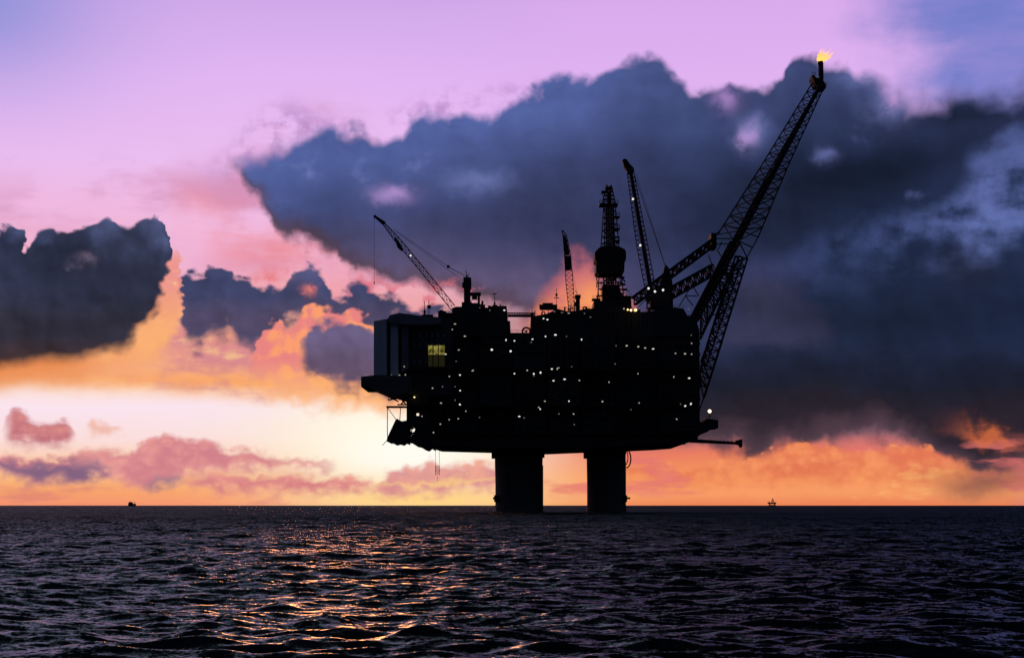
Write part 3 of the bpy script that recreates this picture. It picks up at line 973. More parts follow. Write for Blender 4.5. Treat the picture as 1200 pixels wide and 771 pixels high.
roof_block('utility_block', [(530, 361), (534, 359.4), (560, 359.2), (562, 361), (574, 360), (576, 358.4), (593.6, 358.4), (594.6, 366), (594.8, 376), (597.8, 376), (598.6, 393), (528, 393)], 706, 50, M_steel)
roof_block('drilling_module', [(622, 372), (630, 369.6), (641, 367.6), (653, 361.8), (658, 363), (666, 365), (677, 364), (684, 362), (694, 361.5), (700, 358.5), (740, 358.5), (742, 365), (742, 393), (622, 393)], 708, 56, M_steel)
roof_block('compressor_module', [(741, 365.2), (756, 365.4), (770, 363.4), (778, 361), (792, 360.2), (801, 361.6), (806, 370.5), (813, 372.5), (818.4, 382), (818.4, 393), (741, 393)], 707, 56, M_mod)
mb = MB()
mb.pb(598.4, 622.4, 390, 394, 710, 40)
mb.rail(P(599, 390, 711), P(622, 390, 711))
mb.build('link_deck', M_steel, plat)
# pipe bridge between the two upper blocks
mb = MB()
A = [P(594, 366.6, 722), P(594, 371, 722), P(594, 371, 727), P(594, 366.6, 727)]
B = [P(624, 367, 722), P(624, 371.2, 722), P(624, 371.2, 727), P(624, 367, 727)]
mb.lattice(A, B, 10, .28, .14)
mb.pb(595, 623, 368.6, 370.6, 723, 3)
mb.build('pipe_bridge', M_pipe, plat)
# hose reel
mb = MB()
for Y in (714, 718):
    pts = [P(616.8 + 4.6 * math.cos(t), 388.4 + 4.6 * math.sin(t), Y) for t in np.linspace(0, 2 * math.pi, 21)]
    mb.path(pts, .4, 6)
    for t in np.linspace(0, 2 * math.pi, 6)[:-1]:
        mb.tube(P(616.8, 388.4, Y), P(616.8 + 4.6 * math.cos(t), 388.4 + 4.6 * math.sin(t), Y), .14)
mb.tube(P(616.8, 388.4, 713), P(616.8, 388.4, 719), .5, 8)
mb.build('hose_reel', M_steel, plat)

# roof clutter: vents, tanks, small masts, railings
def clutter(x0, x1, yfun, n, seed, tall=6.0):
    rr = random.Random(seed)
    for i in range(n):
        x = rr.uniform(x0, x1); y = yfun(x) + 1.0
        h = rr.uniform(1.0, tall) * (1 if rr.random() < .6 else .4)
        w = rr.uniform(.8, 3.6)
        Y = rr.uniform(712, 745)
        mb = MB()
        if rr.random() < .45:
            mb.pb(x, x + w, y - h, y + 3, Y, rr.uniform(1, 4))
            mb.pb(x - .3, x + w + .3, y - h - .5, y - h + .2, Y - .2, 1.5)
            mb.build('roof_vent', M_steel, plat)
        elif rr.random() < .5:
            mb.tube(P(x, y + 2, Y), P(x, y - h * 1.5, Y), rr.uniform(.12, .3), 5)
            mb.pb(x - .6, x + .6, y - h * 1.5 - 1, y - h * 1.5 + .5, Y - .2, .4)
            mb.build('roof_mast', M_steel, plat)
        else:
            mb.path([P(x, y + 2, Y), P(x, y - h, Y), P(x + w * 1.4, y - h, Y), P(x + w * 1.4, y + 2, Y)], rr.uniform(.15, .35), 5)
            mb.build('pipe_loop', M_pipe, plat)

def piece(name, fn, m=None, parent=None):
    mb = MB(); fn(mb)
    return mb.build(name, m or M_steel, parent or plat)

def mast_fn(x, y0, y1, Y, arms):
    def f(mb):
        mb.tube(P(x, y0, Y), P(x, y1, Y), .15)
        for a_, b_, w in arms: mb.pb(x - w, x + w, a_, b_, Y - .3, .6)
    return f
clutter(558, 592, lambda x: 359, 14, 3, 4.0)
piece('radio_mast', mast_fn(579.6, 361, 344, 715, [(343.6, 344.6, 2.4), (354, 359, 1.0)]))
piece('roof_vent', lambda mb: mb.pb(564, 566.5, 352.5, 361, 716, 2))
piece('railing', lambda mb: mb.rail(P(556, 359, 709), P(593, 359, 709)))
clutter(624, 700, lambda x: 372 - (x - 622) * .28 if x < 652 else 363, 26, 5, 4.5)
def vessel(mb):
    mb.pb(633, 652, 357, 362, 722, 5); mb.pb(636, 648, 355, 357.5, 722, 4)
    mb.tube(P(632, 359.5, 724), P(653, 359.5, 724), 1.0, 8)
    for x in (635, 642, 649): mb.pb(x, x + .8, 361, 370, 723, 1)
piece('roof_tank', vessel)
piece('radio_mast', mast_fn(652.2, 366, 338, 720, [(344, 347, 1.2), (348.6, 349.4, 3.0)]))
def pylon(mb):
    mb.pb(622, 626, 366, 373, 712, 5); mb.tube(P(623.5, 367, 714), P(623.5, 359, 714), .14)
piece('roof_vent', pylon)
piece('railing', lambda mb: mb.rail(P(655, 363.4, 709), P(694, 362.4, 709)))
clutter(744, 812, lambda x: 364 if x < 800 else 367 + (x - 800) * .6, 22, 8, 4.0)
piece('railing', lambda mb: mb.rail(P(780, 360.5, 708), P(801, 361.5, 708)))

# bracket platform at the right end with its beacon
mb = MB()
mb.prism([(818, 494), (824, 494.4), (828, 490.4), (836, 491), (841.8, 492.4), (841.8, 501.6), (834, 502.2), (829, 506), (821.4, 509), (817, 512)], 716, 14)
mb.tube(P(831.6, 492, 722), P(831.6, 484, 722), .16, 6); mb.tube(P(830.2, 490.5, 722), P(831.4, 485, 722), .1)
mb.rail(P(828, 490.4, 717), P(841, 492.3, 717))
side = mb.build('side_platform', M_steel, plat)

# lamps ---------------------------------------------------------------------
def ball(r, n=8):
    vs, fs = [], []
    k = 6
    for i in range(k + 1):
        a = math.pi * i / k
        for j in range(n):
            t = 2 * math.pi * j / n
            vs.append((r * math.sin(a) * math.cos(t), r * math.sin(a) * math.sin(t), r * math.cos(a)))
    for i in range(k):
        for j in range(n):
            fs.append((i * n + j, i * n + (j + 1) % n, (i + 1) * n + (j + 1) % n, (i + 1) * n + j))
    return vs, fs

def lamp_mesh(name, r, em):
    """a bulkhead lamp: glowing glass with a dark bracket behind it"""
    vs, fs = ball(r)
    n = len(vs); k = len(fs)
    b = r * 0.35
    c = [(-b, r * .7, -b), (b, r * .7, -b), (b, r * 2.2, -b), (-b, r * 2.2, -b), (-b, r * .7, b), (b, r * .7, b), (b, r * 2.2, b), (-b, r * 2.2, b)]
    vs += c
    fs += [tuple(n + i for i in q) for q in ((3, 2, 1, 0), (4, 5, 6, 7), (0, 1, 5, 4), (1, 2, 6, 5), (2, 3, 7, 6), (3, 0, 4, 7))]
    me = bpy.data.meshes.new(name)
    me.from_pydata(vs, [], fs)
    me.materials.append(em); me.materials.append(M_steel)
    me.polygons.foreach_set('material_index', [0] * k + [1] * 6)
    me.polygons.foreach_set('use_smooth', [True] * k + [False] * 6)
    me.update()
    return me

ME_lamp = [lamp_mesh('deck_lamp', .36, M_lit[0]), lamp_mesh('deck_lamp', .34, M_lit[1]), lamp_mesh('deck_lamp', .32, M_lit[2]), lamp_mesh('deck_lamp', .5, M_warm)]

def lamp(x, y, Y, kind, parent, sx=1.0, sz=1.0, rot=0.0, name='deck_lamp'):
    o = bpy.data.objects.new(name, ME_lamp[kind])
    o.location = P(x, y, Y) - BASE[parent.name]
    o.scale = (sx, 1, sz)
    o.rotation_euler = (0, math.radians(rot), 0)
    o.parent = parent
    C.objects.link(o)
    return o

# x, y, brightness 0 strong 1 medium 2 faint, width, height, tilt
LAMPS = [(533.2, 379.7, 1, 1.8, .9), (530, 386.1, 1, 1.1, .8), (537.6, 410, 1, 1.7, .8, -25), (534.6, 423.3, 2), (522.3, 415, 0, 1.2, .8), (473.7, 429.5, 1), (458.7, 439.6, 2, 1, 1.4),
         (468, 439.7, 1, 1.5), (475, 439.2, 1, .9, 1.4), (539, 439.4, 0, 1.3), (591, 363.6, 0, 1.5, 1), (574, 363.6, 2, 1.2), (544.7, 394, 1, 1.8, 1.1), (593, 398.4, 0, .9, 1.5),
         (602.8, 399.4, 0, 1.2, 1), (624, 397.5, 0, 1.5, .9), (622.5, 401, 2, 1.3), (637, 373.3, 0, 1.2), (639.3, 394.2, 0, 1.2), (576.3, 409.8, 0, 1.8, 1.5), (598.4, 411.5, 0, 1.6, 1.4),
         (554, 434.2, 1, 2.0, 1, -25), (602.8, 437.8, 0, 1.2), (617.8, 434, 1, 1.3, 1.2), (625.6, 438, 0, 1.4, 1.2), (633.4, 436.6, 0, 1.4, 1.4), (641.5, 374.5, 0, 1.5, 1), (650.9, 392.4, 0, 2.0, 1.1),
         (663.9, 394.2, 2), (681.5, 397.9, 0, 1, 1.2), (649.8, 365.2, 2, 1.5), (658.7, 366.4, 2, 2.2, .8), (666.5, 367, 1, 2.0, .7), (685, 367.3, 2, 1.2), (691.9, 371.6, 2, 1.4), (722, 405.1, 2, .9, 1.3),
         (734.4, 405.1, 1, 1.7, 1.3), (720.9, 426.4, 2, 1.2), (646.7, 432.4, 0, 1.4, 1.1), (653, 432.2, 1, .9, 1.7), (654.6, 431, 1, 1.4, .8), (670, 429.7, 2), (807, 362, 2, 1.8), (810, 392.7, 2),
         (810.5, 402.3, 1), (810.5, 415, 1, 1.1), (791.6, 414.1, 1, 1.2), (802.8, 414.5, 1, 1.7, 1.3), (748, 406.2, 1, 1.7, 1.2), (756, 407.7, 1, 1.6, 1.1), (765.4, 408.8, 0, 1.9, .8), (747.6, 437.8, 1),
         (506.9, 454.8, 1, 1.3, 1.1), (518.6, 453, 2, 1, 1.4), (526.6, 441, 1, 1.2), (539.2, 457.6, 0, 1.2), (516.8, 472.2, 1, 1.7, 1), (538.9, 473.9, 0, 1.5, 1.1, 30), (537, 490.5, 1, 1.2, 1.1),
         (526.4, 491.6, 1), (516, 496.8, 1, 1.2, 1.1), (508, 506.7, 1, 1.3, 1.1), (494.5, 487.7, 1), (533.4, 453, 2), (533.4, 468.8, 2, .8, 1.4), (545.9, 481.7, 1), (562, 489, 2), (608.5, 487.9, 0, 1.8, .9),
         (614.3, 489.6, 2, 1.3), (631.3, 477.2, 1, 1.2), (633, 479.2, 0, 1, 1.1), (638.5, 470, 1, 1.5, .9), (625.6, 440.3, 2, 1.2), (648.6, 446, 0, 1.6, .9), (661.6, 444.3, 0, 1.9, .9), (678.9, 445.7, 1, 1.5, .9),
         (713.7, 447.8, 1, 1, 1.1), (666.8, 470, 0, 1.1), (706, 470.4, 1, 1.5, 1.2), (655, 484.8, 2, 1.4), (672.2, 485, 1, 1.5, .9, 35), (673, 497.4, 2, 1.2), (739.4, 480, 2), (789.6, 441.6, 1, .9, 1.3),
         (807.7, 443.1, 0, 1.7, 1), (749, 472, 1), (797.6, 473.4, 2), (803, 475.6, 0, 1.6, 1.1, -35), (809.7, 473.2, 0, 1.8, 1.1, -60), (793, 491, 1, 1.4, .9, 30), (475.6, 461, 1, 1.2), (482, 504, 1, 1.8, 1.1, -40)]  # last entry: added glow in place of bright sky through a gap
for L in LAMPS:
    x, y, k = L[:3]
    sx = L[3] if len(L) > 3 else 1.0
    sz = L[4] if len(L) > 4 else 1.0
    rt = L[5] if len(L) > 5 else 0.0
    lamp(x, y, 698.0 if y > 372 else 704.0, k, plat, sx * .80, sz * .80, rt)
for x, y, s in ((735.6, 362.9, .75), (739.4, 363.5, 1.0), (744.9, 363.3, 1.15), (485.6, 465.4, .6)):
    lamp(x, y, 703, 3, plat, s, s)
lamp(731.2, 361.8, 703, 1, plat)
ME_beacon = lamp_mesh('beacon_lamp', .75, M_beacon)
o = bpy.data.objects.new('beacon_lamp', ME_beacon)
o.location = P(831.6, 481.8, 722) - BASE[side.name]
o.parent = side
C.objects.link(o)

# ------------------------------------------------------------------ drilling derrick
der = thing('drilling_derrick', 'tall drilling derrick with a bulky wind wall halfway up, mid platform', 'derrick', P(715, 360, 735))
mb = MB()
def sec(xl, xr, y, Yc, hd): return [P(xl, y, Yc - hd), P(xr, y, Yc - hd), P(xr, y, Yc + hd), P(xl, y, Yc + hd)]
mb.lattice(sec(699.5, 732, 362, 735, 6.5), sec(707.5, 721, 240, 735, 2.6), 16, .32, .17)
mb.lattice(sec(707, 722, 362, 735, 3), sec(709, 719, 240, 735, 2), 22, .3, .2)
for x in (711, 713.5, 716, 718.5): mb.tube(P(x, 362, 734), P(x, 241, 734), .45, 5)     # racked pipe and hoist guides
mb.build('mast', M_steel, der)
mb = MB()
mb.prism([(699.4, 293), (702, 290.4), (706, 288.4), (722, 287.6), (728, 289.8), (732.6, 292.4), (733.8, 296), (733.8, 304), (731.8, 307), (732, 309), (731.6, 318), (728, 320.4), (702, 320.4), (698.6, 318), (698.4, 309), (700, 307), (697.2, 304), (697, 296)], 728, 15)
for i in range(11):
    mb.pb(699 + i * 3.2, 699.6 + i * 3.2, 293, 305, 727.6, .38)
mb.build('wind_wall', M_steel, der)
mb = MB()
mb.pb(702.6, 724.4, 238.2, 239.8, 731, 8); mb.rail(P(702.6, 238.2, 731), P(724.4, 238.2, 731), 1.3, 1.6, .12)
for x, y in ((704, 239.5), (723, 239.5)): mb.tube(P(x, y, 733), P(711 + (x - 711) * .4, 246, 733), .25)
mb.build('landing', M_steel, der)
for y in (254, 268, 282):
    mb = MB()
    mb.pb(720, 726.4, y - .8, y + .5, 731, 5); mb.rail(P(721, y - .8, 731), P(726.2, y - .8, 731), 1.4, 1.0, .14); mb.tube(P(726, y, 732), P(722.6, y + 4, 732), .2)
    mb.build('landing', M_steel, der)
mb = MB()
mb.lattice(sec(706, 721, 238, 735, 2), sec(710, 717.4, 221, 735, 1.2), 4, .35, .22)
mb.pb(709.4, 717.8, 218.6, 221.4, 733, 4); mb.pb(710.4, 712, 216.6, 219, 734, 1.5); mb.pb(715, 717, 217, 219, 734, 1.5)
mb.pb(704.6, 711, 223.6, 226, 733, 3); mb.tube(P(705, 226, 734), P(709, 236, 734), .2); mb.pb(711.4, 716.4, 224, 238, 734, 1.2)
mb.build('crown_block', M_steel, der)
mb = MB()
mb.pb(706, 726, 334, 362, 730, 9); mb.pb(696, 740, 352.4, 362, 727, 15); mb.pb(694, 704, 349.6, 351.2, 727, 6); mb.pb(726, 739.6, 346.5, 353, 729, 6)
rr = random.Random(4)
for i in range(26):
    x = rr.uniform(722, 735); y = rr.uniform(321, 352)
    mb.tube(P(x, y, 731), P(x + rr.uniform(-4, 5), y + rr.uniform(-2, 8), 733), rr.uniform(.15, .4), 4)
for i in range(10):
    x = rr.uniform(697, 708); y = rr.uniform(322, 350)
    mb.tube(P(x, y, 731), P(x + rr.uniform(-1, 2), y + 9, 733), rr.uniform(.12, .3), 4)
for x, y in ((729, 324), (730, 332), (732, 338), (728, 343)): mb.pb(x - 3, x + 3, y, y + 1.4, 730, 4)
mb.rail(P(694, 349.6, 727), P(704, 349.6, 727)); mb.rail(P(727, 346.5, 729), P(740, 346.5, 729))
mb.build('drill_floor', M_steel, der)

# ------------------------------------------------------------------ cranes
GC = 'cranes on top of the platform'
# crane with its boom reaching out over the accommodation block
c1 = thing('pedestal_crane', 'lattice crane leaning left over the living quarters, its hook line hanging free', 'crane', P(547.5, 359, 716), GC)
mb = MB()
mb.pb(543.6, 551, 337, 361, 712, 6); mb.pb(543, 552, 325, 337, 711.5, 7); mb.pb(541.6, 545, 331, 336.5, 711, 3)
mb.pb(541, 553, 354, 362, 711, 9); mb.tube(P(545.6, 317, 715), P(548.6, 326, 715), .2); mb.tube(P(549.6, 319.5, 715), P(549, 326, 715), .14)
mb.pb(546, 547.2, 322, 326, 714, 2)
mb.build('king_post', M_steel, c1)
mb = MB()
mb.pb(551, 563.4, 342.6, 345.2, 712, 5); mb.pb(553, 559, 345, 349.6, 712, 5); mb.pb(559.8, 562.4, 345, 360, 713, 2); mb.pb(552, 560, 355, 361, 712, 5)
mb.tube(P(551, 354, 713), P(558, 346, 713), .2)
mb.build('machinery_house', M_steel, c1)
mb = MB()
def csec(a, b, Y, d): return [P(*a, Y - d), P(*b, Y - d), P(*b, Y + d), P(*a, Y + d)]
S = [((532.9, 358), (530.4, 365)), ((495.8, 312.6), (491.4, 316.4)), ((467.4, 278.6), (462, 281.6)), ((451, 261.6), (449.4, 263.8)), ((439.6, 253), (439, 254.4))]
dps = [1.6, 1.5, 1.3, .9, .5]
for i in range(4):
    L = [7, 7, 4, 2][i]
    mb.lattice(csec(*S[i], 715, dps[i]), csec(*S[i + 1], 715, dps[i + 1]), L, .26, .13)
mb.tube(P(451, 262, 715), P(439, 253.4, 715), .7, 6, .45); mb.pb(437.8, 440.6, 252, 255.4, 714.4, 1.2)
mb.build('boom', M_steel, c1)
mb = MB()
mb.prism([(461.6, 277), (464.4, 279), (470, 287), (473, 293), (470, 293.4), (465.6, 290), (464, 285)], 713.6, 2.4)
mb.build('stowed_block', M_steel, c1)
mb = MB()
mb.tube(P(462, 269, 715), P(525, 312.4, 715), .1); mb.tube(P(525, 312.4, 715), P(545.6, 323, 715), .09)
mb.tube(P(464, 271.6, 716.4), P(541.6, 328, 716.4), .09); mb.tube(P(525, 312.4, 714), P(545.6, 325, 714), .08)
mb.pb(523.6, 526.8, 310.8, 313.8, 714.4, 1.2)
mb.build('pendant_line', M_steel, c1)
mb = MB()
mb.tube(P(438.6, 254, 715), P(438.6, 330, 715), .07)
mb.pb(438.1, 439.1, 330, 333.4, 714.8, .4)
mb.build('hook_line', M_steel, c1)
lamp(481.2, 299.6, 713.4, 0, c1, 1.2, 1.2, name='boom_lamp')

# tall crane between derrick and flare boom
c2 = thing('pedestal_crane', 'tallest crane, its near upright boom carrying lamps, just right of the derrick', 'crane', P(772, 361, 716), GC)
mb = MB()
S = [((757, 345), (769.4, 345)), ((745.8, 287), (759, 287)), ((739.2, 238), (749.6, 238)), ((735, 203), (743, 203))]
dps = [2.0, 2.0, 1.7, 1.2]
for i in range(3):
    mb.lattice(csec(*S[i], 714, dps[i]), csec(*S[i + 1], 714, dps[i + 1]), [10, 9, 7][i], .25, .13)
mb.tube(P(763.6, 345, 714), P(739.4, 204, 714), .75, 6, .55)      # walkway spine inside the boom
mb.lattice([P(761.5, 345, 713), P(766, 345, 713)], [P(737.6, 204, 713), P(741.2, 204, 713)], 26, .16, .1)
mb.build('boom', M_steel, c2)
mb = MB()
mb.prism([(729.4, 188), (731, 186), (734.4, 186.6), (738, 192), (742.4, 196.4), (743.6, 200), (741.6, 203), (736.4, 203.6), (733.4, 198), (731.4, 195)], 712.6, 3)
mb.build('boom_head', M_steel, c2)
mb = MB()
mb.prism([(777, 322), (778.4, 313), (781, 311), (784, 314), (785.6, 322), (788, 330), (789, 362), (762, 362), (763, 346), (772, 341), (775, 330)], 714, 5)
mb.lattice(sec(758, 772, 362, 717, 3), sec(759, 771, 340, 717, 3), 3, .4, .25)
mb.tube(P(770, 345, 714), P(781, 312, 714), .3); mb.tube(P(746, 362, 714), P(761, 347, 714), .22); mb.tube(P(752, 356, 714), P(762, 346, 714), .15)
for x, y in ((776, 320), (786, 319), (780, 309.4)): mb.tube(P(x, y, 715), P(781, 326, 715), .3)
mb.build('king_post', M_steel, c2)
mb = MB()
mb.pb(764, 786, 344, 360, 712.6, 7); mb.pb(757, 764, 346, 352, 711.8, 4)
mb.build('machinery_house', M_steel, c2)
mb = MB()
for Y, dx_ in ((713, 0), (716, 2.2)):
    mb.tube(P(743 + dx_, 203, Y), P(779.4, 311, Y), .09)
mb.tube(P(744, 207, 714.5), P(780, 314, 714.5), .08)
mb.build('pendant_line', M_steel, c2)
for x, y in ((741.7, 233.4), (750.3, 287.6), (760, 338), (767.5, 341.6), (777, 339.9)):
    lamp(x, y, 709.5, 0, c2, 1.35, 1.35, name='boom_lamp')

# smaller crane on the far side
c3 = thing('pedestal_crane', 'smallest crane, its pale boom upright before the salmon cloud left of the derrick', 'crane', P(672, 363, 760), GC)
mb = MB()
S = [((666.6, 363), (673.4, 363)), ((663.4, 334), (671.8, 334)), ((661.4, 300), (668.8, 300)), ((659.6, 276), (664, 276)), ((658.2, 270), (659.4, 270))]
dps = [1.3, 1.3, 1.2, .8, .4]
for i in range(4):
    mb.lattice(csec(*S[i], 760, dps[i]), csec(*S[i + 1], 760, dps[i + 1]), [6, 6, 4, 1][i], .24, .12)
mb.prism([(660, 274), (663.6, 278), (667.4, 296), (667, 299), (661.4, 299)], 759.6, .8)
mb.prism([(661.2, 300), (668.8, 300), (669.6, 316), (662.2, 317)], 759.6, .8)
mb.build('boom', M_pipe, c3)
mb = MB()
mb.pb(675, 679.6, 347, 366, 756, 5); mb.pb(674, 680.6, 345.4, 348.4, 755, 6); mb.pb(672.6, 675, 354, 358, 756, 3); mb.tube(P(677, 346, 758), P(674, 340, 758), .14)
mb.build('king_post', M_steel, c3)
mb = MB()
mb.tube(P(663, 279, 760), P(676.6, 346, 760), .06)
mb.build('pendant_line', M_steel, c3)

# ------------------------------------------------------------------ flare boom
fl = thing('flare_boom', 'long lattice flare boom slanting up to the right, burning at its tip', 'flare boom', P(819, 420, 735))
T0 = [P(951, 99, 733), P(959.4, 102, 727), P(965, 104, 734), P(962, 102, 741)]
T1 = [P(890, 198, 733), P(903, 198, 722), P(922, 198, 735), P(908, 199, 747)]
T2 = [P(841, 275, 733), P(859, 281, 716), P(888.4, 278, 735), P(868, 281, 752)]
mb = MB()
mb.lattice(T1, T0, 11, .38, .22); mb.lattice(T2, T1, 7, .44, .28)
mb.lattice([T2[1], T2[3]], [T0[1], T0[3]], 24, .3, .18)
mb.build('upper_truss', M_steel, fl)
mb = MB()
for (x0, y0, x1, y1, Y0, Y1, r) in ((863, 281, 961, 101, 733, 733, .85), (866, 281, 961.6, 101, 736, 735, .5), (860, 281, 959.6, 101, 730, 731, .45)):
    mb.tube(P(x0, y0, Y0), P(x1, y1, Y1), r, 8)
    mb.tube(P(x0, y0, Y0), P(x0 - 56, y0 + 103, Y0), r, 8)
mb.build('flare_pipe', M_pipe, fl, True)
mb = MB()
A = [P(856, 283, 716), P(866, 283, 718), P(868, 283, 752), P(858, 283, 750)]
B = [P(803, 384, 714), P(812, 384, 716), P(813, 384, 754), P(804, 384, 752)]
mb.lattice(B, A, 15, .55, .34)
mb.tube(P(888.4, 278, 735), P(874.6, 303, 735), .34); mb.tube(P(866, 283, 718), P(882, 290, 735), .3); mb.tube(P(866, 283, 718), P(876, 303, 735), .3)
mb.build('upper_leg', M_steel, fl)
mb = MB()
A = [P(862, 300, 714), P(876, 303, 716), P(876, 303, 754), P(862, 300, 754)]
Bm = [P(829.6, 400, 713), P(845.4, 400, 714), P(846, 400, 752), P(830, 400, 752)]
Bb = [P(817, 448, 712), P(824.6, 466, 713), P(825, 466, 748), P(817.6, 448, 748)]
mb.lattice(Bm, A, 10, .52, .34); mb.lattice(Bb, Bm, 6, .52, .34)
mb.lattice([P(821, 425, 733), P(827, 430, 735)], [P(866, 300, 733), P(871, 302, 735)], 16, .5, .32)
mb.tube(P(824.6, 466, 713), P(819, 482, 713), .34); mb.tube(P(825, 466, 748), P(819, 482, 748), .3)
mb.build('lower_leg', M_steel, fl)
mb = MB()
mb.lattice([P(817.6, 376, 716), P(820.4, 398, 716)], [P(853, 312, 718), P(861, 313, 718)], 10, .55, .34)
mb.build('brace_truss', M_steel, fl)
mb = MB()
mb.lattice([P(817.6, 372, 750), P(822, 392, 750)], [P(853, 308, 750), P(861, 309, 750)], 10, .5, .32)
mb.build('brace_truss', M_steel, fl)
for k_, (a, b) in enumerate((((833, 327), (864, 316)), ((843, 308), (870, 316)), ((824, 346), (853, 341)), ((820, 361), (847, 356)), ((846, 309), (858, 330)), ((832, 331), (848, 350)),
                           ((853, 341), (838, 322)), ((838, 352), (862, 338)), ((826, 372), (846, 366)))):
    mb = MB()
    for Y in (722, 748): mb.tube(P(*a, Y), P(*b, Y), .34)
    mb.tube(P(*a, 722), P(*a, 748), .3); mb.tube(P(*b, 722), P(*b, 748), .3)
    mb.build('cross_brace', M_steel, fl)
mb = MB()                                   # the two backstays down to the deck
A = [P(836, 279, 714), P(833, 291, 714), P(834, 291, 721), P(837, 279, 721)]
B = [P(739, 349.6, 714), P(743, 357.4, 714), P(745, 357.4, 721), P(741, 349.6, 721)]
mb.lattice(B, A, 20, .52, .34)
mb.build('stay_truss', M_steel, fl)
mb = MB()
A = [P(834, 310, 747), P(836, 322, 747), P(838, 322, 755), P(836, 310, 755)]
B = [P(777, 341, 747), P(781, 353, 747), P(783, 353, 755), P(779, 341, 755)]
mb.lattice(B, A, 13, .52, .34)
mb.build('stay_truss', M_steel, fl)
mb = MB()
mb.pb(833.4, 840, 273, 290, 715, 10)
mb.build('stay_anchor', M_steel, fl)
for a, b in (((838, 279.6), (859, 280)), ((838, 286), (858, 286)), ((846, 283), (842, 292)), ((838, 276), (845, 269)), ((830, 299), (835, 312)), ((811, 334), (795.8, 359)), ((811, 334), (819, 347)),
             ((803, 346.6), (817, 347)), ((803, 346.6), (812, 358)), ((822, 318), (842, 318)), ((840, 292), (848, 306))):
    mb = MB()
    mb.tube(P(*a, 718), P(*b, 718), .28)
    mb.build('anchor_strut', M_steel, fl)
mb = MB()
mb.prism([(951.6, 88), (955.4, 88.6), (955.8, 91), (960, 92), (960.4, 89), (964.4, 89), (965, 95), (968.4, 100.6), (968, 103.2), (963, 103), (955.4, 99), (954, 95), (952, 91)], 730, 8)
mb.rail(P(951.6, 88, 730), P(956, 88.6, 730), 1.2, 1, .1); mb.tube(P(954, 94, 733), P(951, 101, 733), .3); mb.rail(P(964, 99, 729), P(968.6, 100.6, 729), 1.2, 1, .1)
mb.build('tip_platform', M_steel, fl)
mb = MB()
a = P(961.6, 95, 734); b = P(961.4, 72.4, 734)
mb.tube(a, b, .95, 12); mb.tube(P(961.4, 76, 734), P(961.4, 72.2, 734), 1.15, 12); mb.tube(P(964.6, 93, 733.4), P(964.2, 74, 733.4), .25, 6)
mb.build('burner_stack', M_pipe, fl, True)

# the burning gas
def flame_mat():
    m = bpy.data.materials.new('burning_gas')
    m.use_nodes = True
    nt = m.node_tree; nt.nodes.clear()
    tcn = nt.nodes.new('ShaderNodeTexCoord')
    sp = nt.nodes.new('ShaderNodeSeparateXYZ'); nt.links.new(tcn.outputs['Generated'], sp.inputs[0])
    n = nt.nodes.new('ShaderNodeTexNoise'); n.inputs['Scale'].default_value = .9; n.inputs['Detail'].default_value = 4
    nt.links.new(tcn.outputs['Object'], n.inputs['Vector'])
    a = nt.nodes.new('ShaderNodeMath'); a.operation = 'MULTIPLY_ADD'
    nt.links.new(n.outputs[0], a.inputs[0]); a.inputs[1].default_value = .5
    sub = nt.nodes.new('ShaderNodeMath'); sub.operation = 'SUBTRACT'; nt.links.new(sp.outputs[2], sub.inputs[0]); sub.inputs[1].default_value = .25
    nt.links.new(sub.outputs[0], a.inputs[2])
    r = nt.nodes.new('ShaderNodeValToRGB'); nt.links.new(a.outputs[0], r.inputs[0])
    r.color_ramp.elements[0].position = 0.05; r.color_ramp.elements[0].color = (1.0, .56, .13, 1)
    r.color_ramp.elements[1].position = 0.95; r.color_ramp.elements[1].color = (1.0, .42, .36, 1)
    e_ = r.color_ramp.elements.new(0.35); e_.color = (1.0, .50, .12, 1)
    e_ = r.color_ramp.elements.new(0.6); e_.color = (1.0, .50, .24, 1)
    em = nt.nodes.new('ShaderNodeEmission'); nt.links.new(r.outputs[0], em.inputs[0]); em.inputs[1].default_value = 1.45
    tr = nt.nodes.new('ShaderNodeBsdfTransparent')
    lw = nt.nodes.new('ShaderNodeLayerWeight'); lw.inputs[0].default_value = .42
    op = nt.nodes.new('ShaderNodeMath'); op.operation = 'MULTIPLY_ADD'
    nt.links.new(lw.outputs['Facing'], op.inputs[0]); op.inputs[1].default_value = .95
    h = nt.nodes.new('ShaderNodeMapRange'); nt.links.new(a.outputs[0], h.inputs[0])
    h.inputs[1].default_value = .02; h.inputs[2].default_value = 0.75; h.inputs[3].default_value = 0.1; h.inputs[4].default_value = .92
    nt.links.new(h.outputs[0], op.inputs[2]); op.use_clamp = True
    mx = nt.nodes.new('ShaderNodeMixShader')
    nt.links.new(op.outputs[0], mx.inputs[0]); nt.links.new(em.outputs[0], mx.inputs[1]); nt.links.new(tr.outputs[0], mx.inputs[2])
    o = nt.nodes.new('ShaderNodeOutputMaterial'); nt.links.new(mx.outputs[0], o.inputs[0])
    return m

